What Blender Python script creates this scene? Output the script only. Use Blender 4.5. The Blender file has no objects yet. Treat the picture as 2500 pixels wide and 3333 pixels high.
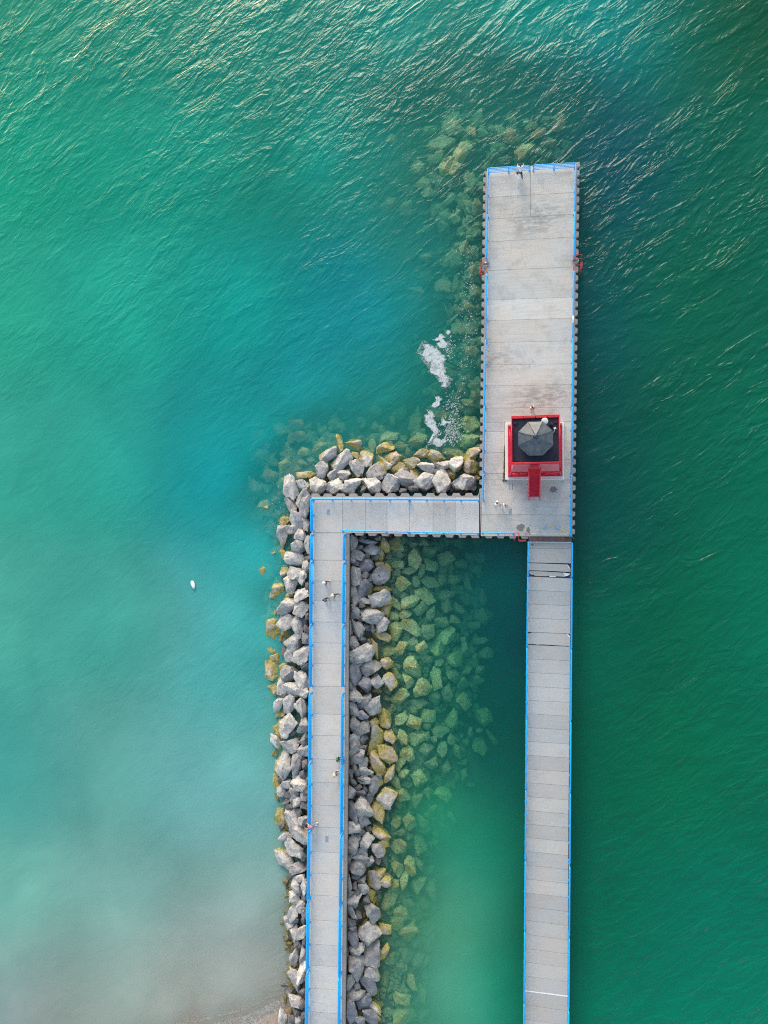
import bpy, bmesh, math, random
from mathutils import Vector, Matrix, noise, Quaternion
R = math.radians
random.seed(7)
S = bpy.context.scene
COL = S.collection

# ------------------------------------------------------------------ camera
CAMH = 78.0
F = 2312.0                       # focal length in photo pixels (photo 2500 x 3333)
NAD = Vector((470.0, -164.0, -F)).normalized()   # straight down as the camera sees it
Q = NAD.rotation_difference(Vector((0, 0, -1)))
RM = Q.to_matrix()
cam = bpy.data.cameras.new('camera')
cam.sensor_fit = 'VERTICAL'; cam.sensor_height = 34.6; cam.lens = F / 3333 * 34.6
cam.clip_start = 0.5; cam.clip_end = 5000
camo = bpy.data.objects.new('camera', cam); COL.objects.link(camo)
camo.location = (0, 0, CAMH); camo.rotation_mode = 'QUATERNION'; camo.rotation_quaternion = Q
S.camera = camo

# ------------------------------------------------------------------ world + sun
SUN_EL, SUN_AZ = 24.0, -14.0     # azimuth in degrees, clockwise from +Y (north)
w = bpy.data.worlds.new("World"); S.world = w; w.use_nodes = True
nt = w.node_tree; bg = nt.nodes['Background']
sky = nt.nodes.new('ShaderNodeTexSky'); sky.sky_type = 'NISHITA'; sky.sun_disc = False
sky.sun_elevation = R(SUN_EL); sky.sun_rotation = R(SUN_AZ)
sky.air_density = 1.0; sky.dust_density = .8; sky.ozone_density = 1.0
wb = nt.nodes.new('ShaderNodeMix'); wb.data_type = 'RGBA'; wb.blend_type = 'MULTIPLY'; wb.inputs[0].default_value = 1.0; wb.inputs[7].default_value = (1.13, .985, .79, 1)   # warm tint that white-balances the blue sky light
nt.links.new(sky.outputs[0], wb.inputs[6]); nt.links.new(wb.outputs[2], bg.inputs[0]); bg.inputs[1].default_value = 0.15
sl = bpy.data.lights.new('sun', 'SUN'); sl.energy = 0.9; sl.angle = R(32); sl.color = (1.0, 0.90, 0.78)
so = bpy.data.objects.new('sun', sl); COL.objects.link(so)
sd = Vector((math.sin(R(SUN_AZ)) * math.cos(R(SUN_EL)), math.cos(R(SUN_AZ)) * math.cos(R(SUN_EL)), math.sin(R(SUN_EL))))
so.rotation_mode = 'QUATERNION'; so.rotation_quaternion = sd.to_track_quat('Z', 'Y')
S.view_settings.view_transform = 'Standard'; S.view_settings.look = 'None'
S.view_settings.gamma = 1.0; S.view_settings.exposure = 1.5
S.cycles.use_denoising = False
S.cycles.volume_bounces = 2; S.cycles.max_bounces = 8; S.cycles.diffuse_bounces = 3
S.cycles.transparent_max_bounces = 16
S.cycles.sample_clamp_indirect = 4.0
S.cycles.pixel_filter_type = 'BLACKMAN_HARRIS'; S.cycles.filter_width = 1.15

# ------------------------------------------------------------------ helpers
def P(px, py, z):
    """point of the place at height z that the photo shows at pixel (px, py)"""
    d = RM @ Vector((px - 1250.0, 1666.5 - py, -F))
    t = (z - CAMH) / d.z
    return Vector((d.x * t, d.y * t, z))
RMi = RM.inverted()
def PX(v):
    c = RMi @ (Vector(v) - Vector((0, 0, CAMH)))
    return 1250 + F * c.x / -c.z, 1666.5 - F * c.y / -c.z

def lerp_pts(v, pts):
    if v <= pts[0][0]: return pts[0][1]
    for (a, b), (c, d) in zip(pts, pts[1:]):
        if v <= c: return b + (d - b) * (v - a) / (c - a)
    return pts[-1][1]

def ordn(n):
    ws = ['zeroth', 'first', 'second', 'third', 'fourth', 'fifth', 'sixth', 'seventh', 'eighth', 'ninth', 'tenth', 'eleventh', 'twelfth']
    if n < len(ws): return ws[n]
    s = 'th' if 10 <= n % 100 <= 20 else {1: 'st', 2: 'nd', 3: 'rd'}.get(n % 10, 'th')
    return '%d%s' % (n, s)

DZ = 2.2          # deck height of the concrete piers
class MB:
    def __init__(s): s.v = []; s.f = []
    def add(s, vs, fs):
        o = len(s.v); s.v += [tuple(v) for v in vs]; s.f += [[i + o for i in f] for f in fs]; return s
    def prism(s, pts, z0, z1):
        """pts: counter-clockwise xy outline"""
        a = sum(pts[i][0] * pts[(i + 1) % len(pts)][1] - pts[(i + 1) % len(pts)][0] * pts[i][1] for i in range(len(pts)))
        if a < 0: pts = pts[::-1]
        n = len(pts)
        vs = [(p[0], p[1], z0) for p in pts] + [(p[0], p[1], z1) for p in pts]
        fs = [list(range(n))[::-1], list(range(n, 2 * n))] + [[i, (i + 1) % n, n + (i + 1) % n, n + i] for i in range(n)]
        return s.add(vs, fs)
    def box(s, c, d, rz=0.0, M=None):
        hx, hy, hz = d[0] / 2, d[1] / 2, d[2] / 2
        vs = [Vector((x * hx, y * hy, z * hz)) for z in (-1, 1) for y in (-1, 1) for x in (-1, 1)]
        m = M or Matrix.Rotation(rz, 3, 'Z')
        return s.add([m @ v + Vector(c) for v in vs], [[0, 2, 3, 1], [4, 5, 7, 6], [0, 1, 5, 4], [2, 6, 7, 3], [0, 4, 6, 2], [1, 3, 7, 5]])
    def tube(s, pts, r, n=8):
        pts = [Vector(p) for p in pts]; rs = r if isinstance(r, (list, tuple)) else [r] * len(pts)
        rings = []; up = None
        for i, p in enumerate(pts):
            d = (pts[min(i + 1, len(pts) - 1)] - pts[max(i - 1, 0)]).normalized()
            if up is None: up = Vector((0, 0, 1)) if abs(d.z) < .9 else Vector((1, 0, 0))
            a = d.cross(up).normalized(); b = a.cross(d).normalized(); up = b
            rings.append([p + (a * math.cos(t) + b * math.sin(t)) * rs[i] for t in [2 * math.pi * k / n for k in range(n)]])
        vs = [v for g in rings for v in g]
        fs = [[i * n + k, i * n + (k + 1) % n, (i + 1) * n + (k + 1) % n, (i + 1) * n + k] for i in range(len(pts) - 1) for k in range(n)]
        fs += [list(range(n))[::-1], [(len(pts) - 1) * n + k for k in range(n)]]
        return s.add(vs, fs)
    def lathe(s, prof, c=(0, 0, 0), n=16, M=None):
        vs = []; m = M or Matrix.Identity(3)
        for r, z in prof:
            vs += [m @ Vector((r * math.cos(2 * math.pi * k / n), r * math.sin(2 * math.pi * k / n), z)) + Vector(c) for k in range(n)]
        L = len(prof)
        fs = [[i * n + k, i * n + (k + 1) % n, (i + 1) * n + (k + 1) % n, (i + 1) * n + k] for i in range(L - 1) for k in range(n)]
        fs += [list(range(n))[::-1], [(L - 1) * n + k for k in range(n)]]
        return s.add(vs, fs)
    def mesh(s, name):
        me = bpy.data.meshes.new(name); me.from_pydata(s.v, [], s.f); me.update(); return me
    def build(s, name, mat, parent=None, smooth=False, bevel=0):
        me = s.mesh(name)
        if bevel:
            bm = bmesh.new(); bm.from_mesh(me)
            bmesh.ops.bevel(bm, geom=[e for e in bm.edges if len(e.link_faces) == 2 and e.calc_face_angle(0) > .5], offset=bevel, segments=2, affect='EDGES')
            bm.to_mesh(me); bm.free()
        return link(name, me, mat, parent, smooth)
def link(name, me, mat, parent=None, smooth=False):
    for m in (mat if isinstance(mat, list) else [mat]): me.materials.append(m)
    if smooth:
        for p in me.polygons: p.use_smooth = True
    o = bpy.data.objects.new(name, me); COL.objects.link(o)
    if parent is not None:
        o.parent = parent; o.matrix_parent_inverse = Matrix.Translation(parent.location).inverted() if parent.type == 'EMPTY' else Matrix.Identity(4)
    return o
def tag(o, label=None, cat=None, group=None, kind=None):
    if label: o['label'] = label
    if cat: o['category'] = cat
    if group: o['group'] = group
    if kind: o['kind'] = kind
    return o
def thing(name, label, cat, loc=(0, 0, 0), group=None):
    o = bpy.data.objects.new(name, None); COL.objects.link(o); o.location = loc; o.empty_display_size = .2
    return tag(o, label, cat, group)

# ------------------------------------------------------------------ materials
def lin(r, g, b):
    f = lambda c: (c / 255 / 12.92) if c <= 10 else ((c / 255 + .055) / 1.055) ** 2.4
    return (f(r), f(g), f(b), 1)
class NT:
    def __init__(s, name):
        s.m = bpy.data.materials.new(name); s.m.use_nodes = True; s.t = s.m.node_tree; s.t.nodes.clear()
        s.out = s.n('ShaderNodeOutputMaterial')
    def n(s, ty, **kw):
        x = s.t.nodes.new(ty)
        for k, v in kw.items(): setattr(x, k, v)
        return x
    def l(s, a, b): s.t.links.new(a, b)
    def val(s, sock, v):
        if isinstance(v, (int, float, tuple, list)): sock.default_value = v
        else: s.l(v, sock)
    def math(s, op, a, b=0.0, clamp=False):
        x = s.n('ShaderNodeMath', operation=op); x.use_clamp = clamp; s.val(x.inputs[0], a); s.val(x.inputs[1], b); return x.outputs[0]
    def mix(s, f, a, b, bt='MIX'):
        x = s.n('ShaderNodeMix', data_type='RGBA', blend_type=bt); s.val(x.inputs[0], f); s.val(x.inputs[6], a); s.val(x.inputs[7], b); return x.outputs[2]
    def noise(s, vec, scale, detail=4, rough=.55, dist=0):
        x = s.n('ShaderNodeTexNoise'); s.l(vec, x.inputs['Vector']); x.inputs['Scale'].default_value = scale
        x.inputs['Detail'].default_value = detail; x.inputs['Roughness'].default_value = rough; x.inputs['Distortion'].default_value = dist; return x.outputs[0]
    def ramp(s, f, a, b, lo=0.0, hi=1.0):
        x = s.n('ShaderNodeMapRange'); x.inputs[1].default_value = a; x.inputs[2].default_value = b; x.inputs[3].default_value = lo; x.inputs[4].default_value = hi
        s.l(f, x.inputs[0]); return x.outputs[0]
    def pos(s): return s.n('ShaderNodeNewGeometry').outputs['Position']
    def sc(s, v, x, y, z):
        n = s.n('ShaderNodeVectorMath', operation='MULTIPLY'); s.l(v, n.inputs[0]); n.inputs[1].default_value = (x, y, z); return n.outputs[0]
    def bump(s, h, strength=.5, dist=.02):
        x = s.n('ShaderNodeBump'); x.inputs['Strength'].default_value = strength; x.inputs['Distance'].default_value = dist; s.l(h, x.inputs['Height']); return x.outputs[0]
    def bsdf(s, col, rough=.7, normal=None, metal=0, spec=.5):
        b = s.n('ShaderNodeBsdfPrincipled'); s.val(b.inputs['Base Color'], col); s.val(b.inputs['Roughness'], rough)
        b.inputs['Metallic'].default_value = metal; b.inputs['Specular IOR Level'].default_value = spec
        if normal: s.l(normal, b.inputs['Normal'])
        s.l(b.outputs[0], s.out.inputs['Surface']); return b

def mat_paint(name, rgb, rough=.45, var=.12, metal=0):
    t = NT(name); p = t.pos(); n = t.noise(p, 3, 5, .6); n2 = t.noise(p, 25, 3)
    c = tuple(x * (1 - var * 1.6) for x in rgb[:3]) + (1,); d = tuple(min(1, x * (1 + var)) for x in rgb[:3]) + (1,)
    col = t.mix(t.ramp(n, .35, .65), c, d)
    t.bsdf(col, t.ramp(n2, .3, .7, rough - .1, rough + .1), t.bump(n2, .15, .01), metal); return t.m

def mat_concrete(name, base, dark, along='x', cracks=True, stain=1.0, obj=True, spots=()):
    t = NT(name); p = t.pos()
    warm = (base[0] * 1.06, base[1] * .98, base[2] * .92, 1); cool = (base[0] * .95, base[1] * .99, base[2] * 1.04, 1)
    c = t.mix(t.ramp(t.noise(p, .22, 3), .35, .65), warm, cool)
    # broom-finish streaks
    st = t.noise(t.sc(p, *((.35, 5, 1) if along == 'x' else (5, .35, 1))), 1.0, 5, .7)
    c = t.mix(t.ramp(st, .42, .72, 0, .26 * stain), c, dark)
    for sp_ in spots:      # old dark stains of the slab
        dd = t.n('ShaderNodeVectorMath', operation='DISTANCE'); t.l(t.sc(p, .55, 1, 0), dd.inputs[0]); dd.inputs[1].default_value = (sp_.x * .55, sp_.y, 0)
        k = t.math('MULTIPLY', t.ramp(dd.outputs['Value'], .2, 2.1, 1, 0), t.ramp(t.noise(t.sc(p, .7, 2.2, 1), 1.3, 6, .72), .40, .58)); c = t.mix(t.math('MULTIPLY', k, .75), c, dark)
    # blotchy dirt
    b = t.noise(p, .55, 6, .68, .4)
    c = t.mix(t.ramp(b, .50, .74, 0, .42 * stain), c, dark)
    g = t.noise(p, 6, 5, .7)
    c = t.mix(t.ramp(g, .35, .75, 0, .25), c, tuple(x * 1.18 for x in base[:3]) + (1,))
    sp = t.noise(p, 14, 2, .5)
    c = t.mix(t.ramp(sp, .68, .74, 0, .35), c, dark)
    if cracks:
        v = t.n('ShaderNodeTexVoronoi', feature='DISTANCE_TO_EDGE'); w_ = t.n('ShaderNodeVectorMath', operation='ADD')
        t.l(p, w_.inputs[0]); nn = t.n('ShaderNodeTexNoise'); nn.inputs['Scale'].default_value = 1.2; nn.inputs['Detail'].default_value = 5; t.l(p, nn.inputs['Vector']); t.l(nn.outputs[1], w_.inputs[1])
        t.l(w_.outputs[0], v.inputs['Vector']); v.inputs['Scale'].default_value = .9
        k = t.math('MULTIPLY', t.ramp(v.outputs[0], .0, .02, 1, 0), t.ramp(t.noise(p, .3, 2), .5, .62))
        c = t.mix(t.math('MULTIPLY', k, .45), c, (dark[0] * .6, dark[1] * .45, dark[2] * .38, 1))
    if obj:
        r = t.n('ShaderNodeObjectInfo').outputs['Random']
        c = t.mix(1.0, c, t.mix(r, (.89, .89, .89, 1), (1.06, 1.055, 1.045, 1)), 'MULTIPLY')
    t.bsdf(c, .88, t.bump(g, .35, .02), spec=.25); return t.m

BASEC = (.345, .33, .315, 1)
M = {}
M['deck'] = mat_concrete('concrete_deck', (.55, .53, .49, 1), (.21, .205, .195, 1), 'x', True, 1.05, spots=[P(1770, 690, DZ), P(1740, 735, DZ), P(1790, 1285, DZ), P(1730, 1300, DZ), P(1600, 1170, DZ)])
M['deck_cross'] = mat_concrete('concrete_cross', (.53, .51, .485, 1), (.27, .26, .25, 1), 'y', True, .7)
M['deck_west'] = mat_concrete('concrete_west', (.52, .505, .48, 1), (.28, .26, .24, 1), 'x', True, .7)
M['plank'] = mat_concrete('concrete_plank', (.44, .43, .41, 1), (.26, .255, .25, 1), 'x', False, .7)
M['cap'] = mat_concrete('concrete_cap', (.36, .325, .30, 1), (.10, .09, .085, 1), 'x', True, 1.2, False)
M['plinth'] = mat_concrete('concrete_plinth', (.70, .69, .66, 1), (.42, .41, .39, 1), 'x', False, .6, False)
M['blue'] = mat_paint('blue_rail_paint', (.0, .38, .86), .45, .06)
M['red'] = mat_paint('red_paint', (.58, .010, .045), .45, .16)
M['redlight'] = mat_paint('faded_red_paint', (.46, .05, .055), .55, .15)
M['redrail'] = mat_paint('red_rail_paint', (.66, .014, .03), .45, .12)
M['pinkwall'] = mat_paint('pinkish_red_wall', (.50, .13, .17), .6, .16)  # desaturated pinkish red, even over the whole tower wall
M['ball'] = mat_paint('dark_blue_roof_ball', (.02, .05, .09), .35, .15, .3)
M['navy'] = mat_paint('dark_roof_membrane', (.012, .014, .035), .6, .25)
M['white'] = mat_paint('white_paint', (.78, .77, .74), .4, .05)
M['black'] = mat_paint('black_rubber', (.012, .012, .014), .7, .2)
M['yellow'] = mat_paint('yellow_rope', (.62, .50, .16), .7, .1)
M['hatchblue'] = mat_paint('grey_blue_hatch', (.24, .30, .35), .55, .1)
M['padblue'] = mat_paint('blue_pad', (.25, .42, .60), .6, .1)
M['steel'] = mat_paint('galvanised_steel', (.42, .42, .42), .4, .1, .6)

def mat_rust():
    t = NT('rusty_steel'); p = t.pos(); n = t.noise(p, 2.5, 6, .7); n2 = t.noise(t.sc(p, 1, .2, 1), 3, 4)
    c = t.mix(t.ramp(n, .35, .65), (.055, .035, .035, 1), (.15, .07, .05, 1)); c = t.mix(t.ramp(n2, .45, .6, 0, .5), c, (.10, .085, .12, 1))
    t.bsdf(c, .7, t.bump(n, .4, .01)); return t.m
M['rust'] = mat_rust()
def mat_pile():
    t = NT('sheet_pile_steel'); p = t.pos(); n = t.noise(t.sc(p, 2, 2, .6), 2, 6, .7)
    c = t.mix(t.ramp(n, .35, .65), (.018, .016, .022, 1), (.07, .04, .03, 1)); t.bsdf(c, .75, t.bump(n, .5, .02)); return t.m
M['pile'] = mat_pile()
def mat_metal_roof():
    t = NT('weathered_roof_panels'); tc = t.pos(); n = t.noise(tc, 2.2, 6, .65); n2 = t.noise(tc, 9, 4, .6)
    c = t.mix(t.ramp(n, .38, .66), (.045, .06, .085, 1), (.10, .11, .125, 1)); c = t.mix(t.ramp(n2, .55, .72, 0, .45), c, (.20, .175, .15, 1))
    t.bsdf(c, t.ramp(n2, .3, .7, .3, .5), t.bump(n, .25, .03), .35); return t.m
M['roofpanel'] = mat_metal_roof()

def mat_rock():
    t = NT('limestone_boulder'); p = t.pos(); oi = t.n('ShaderNodeObjectInfo'); base = oi.outputs['Color']
    off = t.n('ShaderNodeVectorMath', operation='ADD'); t.l(p, off.inputs[0]); t.l(oi.outputs['Random'], off.inputs[1]); q = off.outputs[0]
    n1 = t.noise(q, 1.3, 6, .62); n2 = t.noise(q, 6, 6, .68); n3 = t.noise(t.sc(q, 1, 1, 3), 2.2, 4, .6, 1.5)
    c = t.mix(1.0, base, t.mix(t.ramp(n1, .32, .68), (.60, .60, .65, 1), (1.32, 1.27, 1.16, 1)), 'MULTIPLY')  # strong warm and bluish tones imitate sunlit and shaded rock faces
    c = t.mix(t.ramp(n2, .50, .70, 0, .65), c, (.08, .078, .085, 1))
    c = t.mix(t.ramp(n3, .60, .70, 0, .45), c, (.17, .13, .085, 1))
    z = t.n('ShaderNodeSeparateXYZ'); t.l(p, z.inputs[0]); zn = t.math('ADD', z.outputs[2], t.math('MULTIPLY', t.math('SUBTRACT', n1, .5), .9))
    alg = t.mix(t.ramp(n2, .35, .62), (.14, .115, .02, 1), (.46, .38, .09, 1))
    c = t.mix(t.ramp(zn, .16, .46, .92, 0), c, alg)
    deep = t.mix(t.ramp(n2, .35, .62), (.25, .25, .08, 1), (.68, .68, .36, 1))
    c = t.mix(t.ramp(zn, -.6, -.15, .9, 0), c, deep)
    h = t.math('ADD', t.math('MULTIPLY', n1, .6), t.math('MULTIPLY', n2, .4))
    t.bsdf(c, t.ramp(zn, 0, .3, .35, .85), t.bump(h, .9, .10), spec=.3); return t.m
M['rock'] = mat_rock()
def mat_bed():
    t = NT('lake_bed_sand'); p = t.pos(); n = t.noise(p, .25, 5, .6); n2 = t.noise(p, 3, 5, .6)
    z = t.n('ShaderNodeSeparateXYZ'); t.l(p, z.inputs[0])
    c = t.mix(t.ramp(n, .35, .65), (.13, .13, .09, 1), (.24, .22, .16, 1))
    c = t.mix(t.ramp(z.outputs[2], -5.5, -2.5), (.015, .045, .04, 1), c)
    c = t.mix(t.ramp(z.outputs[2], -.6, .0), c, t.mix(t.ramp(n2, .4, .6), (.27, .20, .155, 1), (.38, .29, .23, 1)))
    t.bsdf(c, .9, t.bump(n2, .4, .05)); return t.m
M['bed'] = mat_bed()
def mat_rubble_bed():
    t = NT('dark_rubble'); p = t.pos(); n = t.noise(p, 2, 5, .6); t.bsdf(t.mix(t.ramp(n, .4, .6), (.02, .022, .03, 1), (.07, .065, .05, 1)), .9, t.bump(n, 1, .2)); return t.m

# ------------------------------------------------------------------ water colour samples of the open water (suspended silt)
WS = """0 0 0 158 124 92|400 100 0 154 125 92|800 100 0 150 128 92|1300 100 0 159 141 88|1700 100 0 188 166 85|2000 100 0 165 162 85|2200 100 0 110 74 85|2460 100 0 92 60 85|0 500 0 175 138 93|300 500 0 170 138 93|600 500 0 169 142 92|1000 500 0 149 126 90|1250 500 0 210 189 62
1430 420 36 122 112 14|1500 600 36 114 108 24|1650 300 26 118 116 30|1800 400 0 0 85 30|1950 500 0 101 118 72|2300 500 0 107 91 85|2480 500 0 122 89 85|0 1000 44 187 154 93|400 1000 31 184 159 93|800 1000 0 179 163 92|1030 1050 0 167 147 88|1200 1020 0 111 172 84|1330 950 0 202 182 66
1450 900 0 163 154 36|1520 1050 46 122 112 24|1450 1200 0 156 137 45|1920 1000 0 104 108 78|2200 1000 0 113 81 85|2480 1000 0 114 86 85|0 1500 61 183 158 96|400 1500 51 184 164 96|700 1500 0 145 153 92|820 1420 39 200 191 78|1020 1230 0 146 174 86|1250 1250 48 230 211 60
1050 1400 45 190 173 36|1250 1430 42 124 114 35|940 1520 0 160 150 28|880 1600 0 212 221 42|1400 1400 42 120 108 35|1540 1400 36 84 70 10|1920 1500 0 88 87 80|2200 1500 0 113 84 85|2480 1500 0 127 94 85|1920 1750 0 92 86 80|0 2000 85 190 169 96|400 2000 76 185 167 96
750 2000 134 171 169 92|840 1820 0 231 234 82|850 2050 86 202 198 82|885 1950 0 249 232 52|885 2200 0 249 249 62|980 1750 40 150 150 10|980 2000 70 160 155 10|980 2300 90 165 158 10|980 2650 120 165 158 10|980 3000 140 160 150 12|980 3300 140 140 132 12|1920 2000 0 127 97 82|2200 2000 0 111 74 85|2480 2000 0 133 101 85
0 2500 82 182 171 96|400 2500 112 189 176 96|800 2500 145 209 221 93|860 2450 136 210 214 85|892 2450 103 182 144 70|1920 2500 0 120 86 82|2200 2500 0 127 84 85|2480 2500 0 125 91 85|0 2950 130 207 188 96|400 2950 143 198 188 97|800 2950 41 137 129 93|890 2850 202 222 194 82
905 2700 150 249 249 75|915 3000 216 249 249 72|1920 2950 0 125 92 84|2300 2950 0 130 103 85|0 3230 158 183 180 97|400 3230 153 219 198 97|760 3200 221 249 249 93|880 3170 249 249 229 75|600 3345 150 148 140 10|760 3325 150 144 136 10|860 3300 148 140 132 12|300 3333 180 170 156 94|930 3230 120 130 122 30|1920 3230 0 138 106 85|2300 3230 0 145 114 85
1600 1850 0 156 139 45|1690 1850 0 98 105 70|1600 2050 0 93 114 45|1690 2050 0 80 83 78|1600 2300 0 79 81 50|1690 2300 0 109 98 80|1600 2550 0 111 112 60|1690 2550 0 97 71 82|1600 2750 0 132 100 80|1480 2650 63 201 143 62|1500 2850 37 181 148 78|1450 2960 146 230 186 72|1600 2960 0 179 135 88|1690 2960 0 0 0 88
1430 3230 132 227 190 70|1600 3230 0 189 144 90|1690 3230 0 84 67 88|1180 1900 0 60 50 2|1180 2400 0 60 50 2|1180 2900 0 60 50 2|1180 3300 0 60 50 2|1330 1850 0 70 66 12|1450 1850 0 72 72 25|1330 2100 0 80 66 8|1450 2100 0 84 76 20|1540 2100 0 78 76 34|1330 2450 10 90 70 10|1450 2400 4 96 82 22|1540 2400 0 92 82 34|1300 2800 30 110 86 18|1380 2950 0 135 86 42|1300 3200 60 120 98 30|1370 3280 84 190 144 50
-600 500 40 155 135 92|-600 2500 90 165 155 95|3100 500 0 90 72 85|3100 2500 0 105 78 85|1250 -500 20 140 130 90|500 3900 150 170 160 90|2200 3900 0 110 85 85|920 3258 150 140 132 12|640 3335 150 142 135 10|700 3285 243 239 211 92|820 3240 238 249 243 88|560 3300 249 249 241 94|900 3205 217 209 195 72|300 3280 157 157 153 96|870 2320 132 242 228 78|868 2580 119 210 202 80|1400 780 0 188 182 50|1450 520 44 126 112 16|1350 460 40 128 116 30|1550 480 40 120 110 18|1700 460 30 110 104 22|1520 760 46 126 114 20|1545 900 48 126 112 18|1480 700 44 124 114 26|1620 410 34 118 110 26"""
WP = [tuple(float(x) for x in e.split()) for l in WS.split('\n') for e in l.split('|')]
WPc = [(e[0], e[1], lin(e[2], e[3], e[4]), e[5] / 100) for e in WP]
def in_lagoon(x, y): return 1072 < x < 1785 and 1670 < y < 3600
def water_at(px, py):
    """smoothed silt colour (wide kernel) and opacity (narrow kernel) of the water; the lagoon between the walkways is a basin of its own"""
    r = g = b = s = a = sa = 0.0; lag = in_lagoon(px, py)
    for x, y, c, al in WPc:
        if in_lagoon(x, y) != lag: continue
        d2 = (px - x) ** 2 + (py - y) ** 2; q = (100.0 if lag else 150.0) ** 2
        k = math.exp(-d2 / (2 * q)) + .02 / (1 + (d2 / q) ** 2)
        s += k; r += k * c[0]; g += k * c[1]; b += k * c[2]
        k = 1.0 / ((d2 / 3600.0) ** 1.5 + .25); sa += k; a += k * al
    return r / s, g / s, b / s, a / sa
def rough_at(px, py):
    """how choppy the water is: open water at the top, sheltered towards the bottom left and in the lagoon"""
    t = max(0, min(1, (1700 - py) / 1500)); v = .20 + .80 * t ** 1.2
    if px > 1900: v = max(v, .78 + .22 * max(0, min(1, (1900 - py) / 1700)))
    if 1130 < px < 1720 and py > 1750: v = .05
    if px < 900: v = min(v, lerp_pts(py, [(1200, 1), (2300, .14), (2700, .07)]))
    return v
K_ALB = .62
def build_water():
    xs = [-1500, -400, -150] + [-75 + i * 1.25 for i in range(0, 113)] + [110, 300, 1500]
    ys = [-1500, -400, -140] + [-72 + i * 1.25 for i in range(0, 129)] + [130, 400, 1500]
    nx, ny = len(xs), len(ys)
    vs = [(x, y, 0.0) for y in ys for x in xs]
    fs = [[j * nx + i, j * nx + i + 1, (j + 1) * nx + i + 1, (j + 1) * nx + i] for j in range(ny - 1) for i in range(nx - 1)]
    # closed below: the body of water reaches under the lake bed
    base = len(vs); D = -9.0
    ring = [i for i in range(nx)] + [j * nx + nx - 1 for j in range(1, ny)] + [(ny - 1) * nx + i for i in range(nx - 2, -1, -1)] + [j * nx for j in range(ny - 2, 0, -1)]
    vs += [(vs[i][0], vs[i][1], D) for i in ring]; L = len(ring)
    fs += [[ring[k], base + k, base + (k + 1) % L, ring[(k + 1) % L]] for k in range(L)] + [[base + k for k in range(L)][::-1]]
    me = bpy.data.meshes.new('water'); me.from_pydata(vs, [], fs); me.update()
    me.attributes.new('silt', 'FLOAT_COLOR', 'POINT'); me.attributes.new('chop', 'FLOAT', 'POINT'); cs = []; rg = []
    for i, v in enumerate(vs):
        px, py = PX((v[0], v[1], 0)) if abs(v[0]) < 160 and abs(v[1]) < 160 else ((-600 if v[0] < 0 else 3100), (3900 if v[1] < 0 else -500))
        r, g, b, a = water_at(px, py); cs += [r, g, b, a]; rg.append(rough_at(px, py))
    me.attributes['silt'].data.foreach_set('color', cs); me.attributes['chop'].data.foreach_set('value', rg)
    t = NT('lake_water'); p = t.pos()
    at = t.n('ShaderNodeAttribute', attribute_name='silt'); ch = t.n('ShaderNodeAttribute', attribute_name='chop').outputs['Fac']
    rot = t.n('ShaderNodeVectorRotate', rotation_type='Z_AXIS'); t.l(p, rot.inputs['Vector']); rot.inputs['Angle'].default_value = R(-36)
    q = rot.outputs[0]
    # waves: wind ripples in two crossing trains, gathered in gusts
    rot2 = t.n('ShaderNodeVectorRotate', rotation_type='Z_AXIS'); t.l(p, rot2.inputs['Vector']); rot2.inputs['Angle'].default_value = R(-58); q2 = rot2.outputs[0]
    rot3 = t.n('ShaderNodeVectorRotate', rotation_type='Z_AXIS'); t.l(p, rot3.inputs['Vector']); rot3.inputs['Angle'].default_value = R(-14); q3 = rot3.outputs[0]
    sx = t.n('ShaderNodeSeparateXYZ'); t.l(p, sx.inputs[0]); fine = t.ramp(sx.outputs[0], -22, 4, 1.0, .30)      # short wind ripples to the west, longer wavelets to the east
    w1 = t.noise(t.sc(q3, .16, .36, 1), 1, 2, .5, .8); w2 = t.noise(t.sc(q, .36, .78, 1), 1, 2, .5, .7); w3 = t.noise(t.sc(q2, .85, 1.7, 1), 1, 2, .5, .6)
    w4 = t.noise(t.sc(q3, 1.7, 3.6, 1), 1, 2, .5, .4)
    crest = t.math('POWER', t.math('SUBTRACT', 1.0, t.math('ABSOLUTE', t.math('MULTIPLY', t.math('SUBTRACT', t.noise(t.sc(q, .22, .55, 1), 1, 3, .5, 1.3), .5), 2.6))), 3.0)
    gust = t.ramp(t.noise(t.sc(q, .05, .11, 1), 1, 4, .6, .6), .36, .64, .45, 1.2)
    h = t.math('ADD', t.math('MULTIPLY', w2, .46), t.math('MULTIPLY', w3, .15)); h = t.math('ADD', h, t.math('MULTIPLY', t.math('MULTIPLY', w4, .085), fine)); h = t.math('ADD', h, t.math('MULTIPLY', crest, .13))
    h = t.math('MULTIPLY', h, gust); h = t.math('ADD', h, t.math('MULTIPLY', w1, .16))
    h = t.math('MULTIPLY', h, t.math('MULTIPLY', ch, .47))
    nrm = t.bump(h, 1.0, 1.15)
    # silt colour with drifting clouds in it
    cl = t.noise(p, .09, 5, .6, .5); cl2 = t.noise(t.sc(q, .25, .5, 1), .6, 5, .65, .4)
    col = t.mix(1.0, at.outputs['Color'], t.mix(t.ramp(cl, .3, .7), (.92, .95, .95, 1), (1.08, 1.05, 1.04, 1)), 'MULTIPLY')
    col = t.mix(1.0, col, t.mix(t.ramp(cl2, .3, .7), (.93, .96, .96, 1), (1.06, 1.04, 1.03, 1)), 'MULTIPLY')
    col = t.mix(1.0, col, (K_ALB, K_ALB, K_ALB, 1), 'MULTIPLY')
    dif = t.n('ShaderNodeBsdfDiffuse'); t.l(col, dif.inputs[0]); t.l(nrm, dif.inputs['Normal'])
    tr = t.n('ShaderNodeBsdfTransparent')
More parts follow.
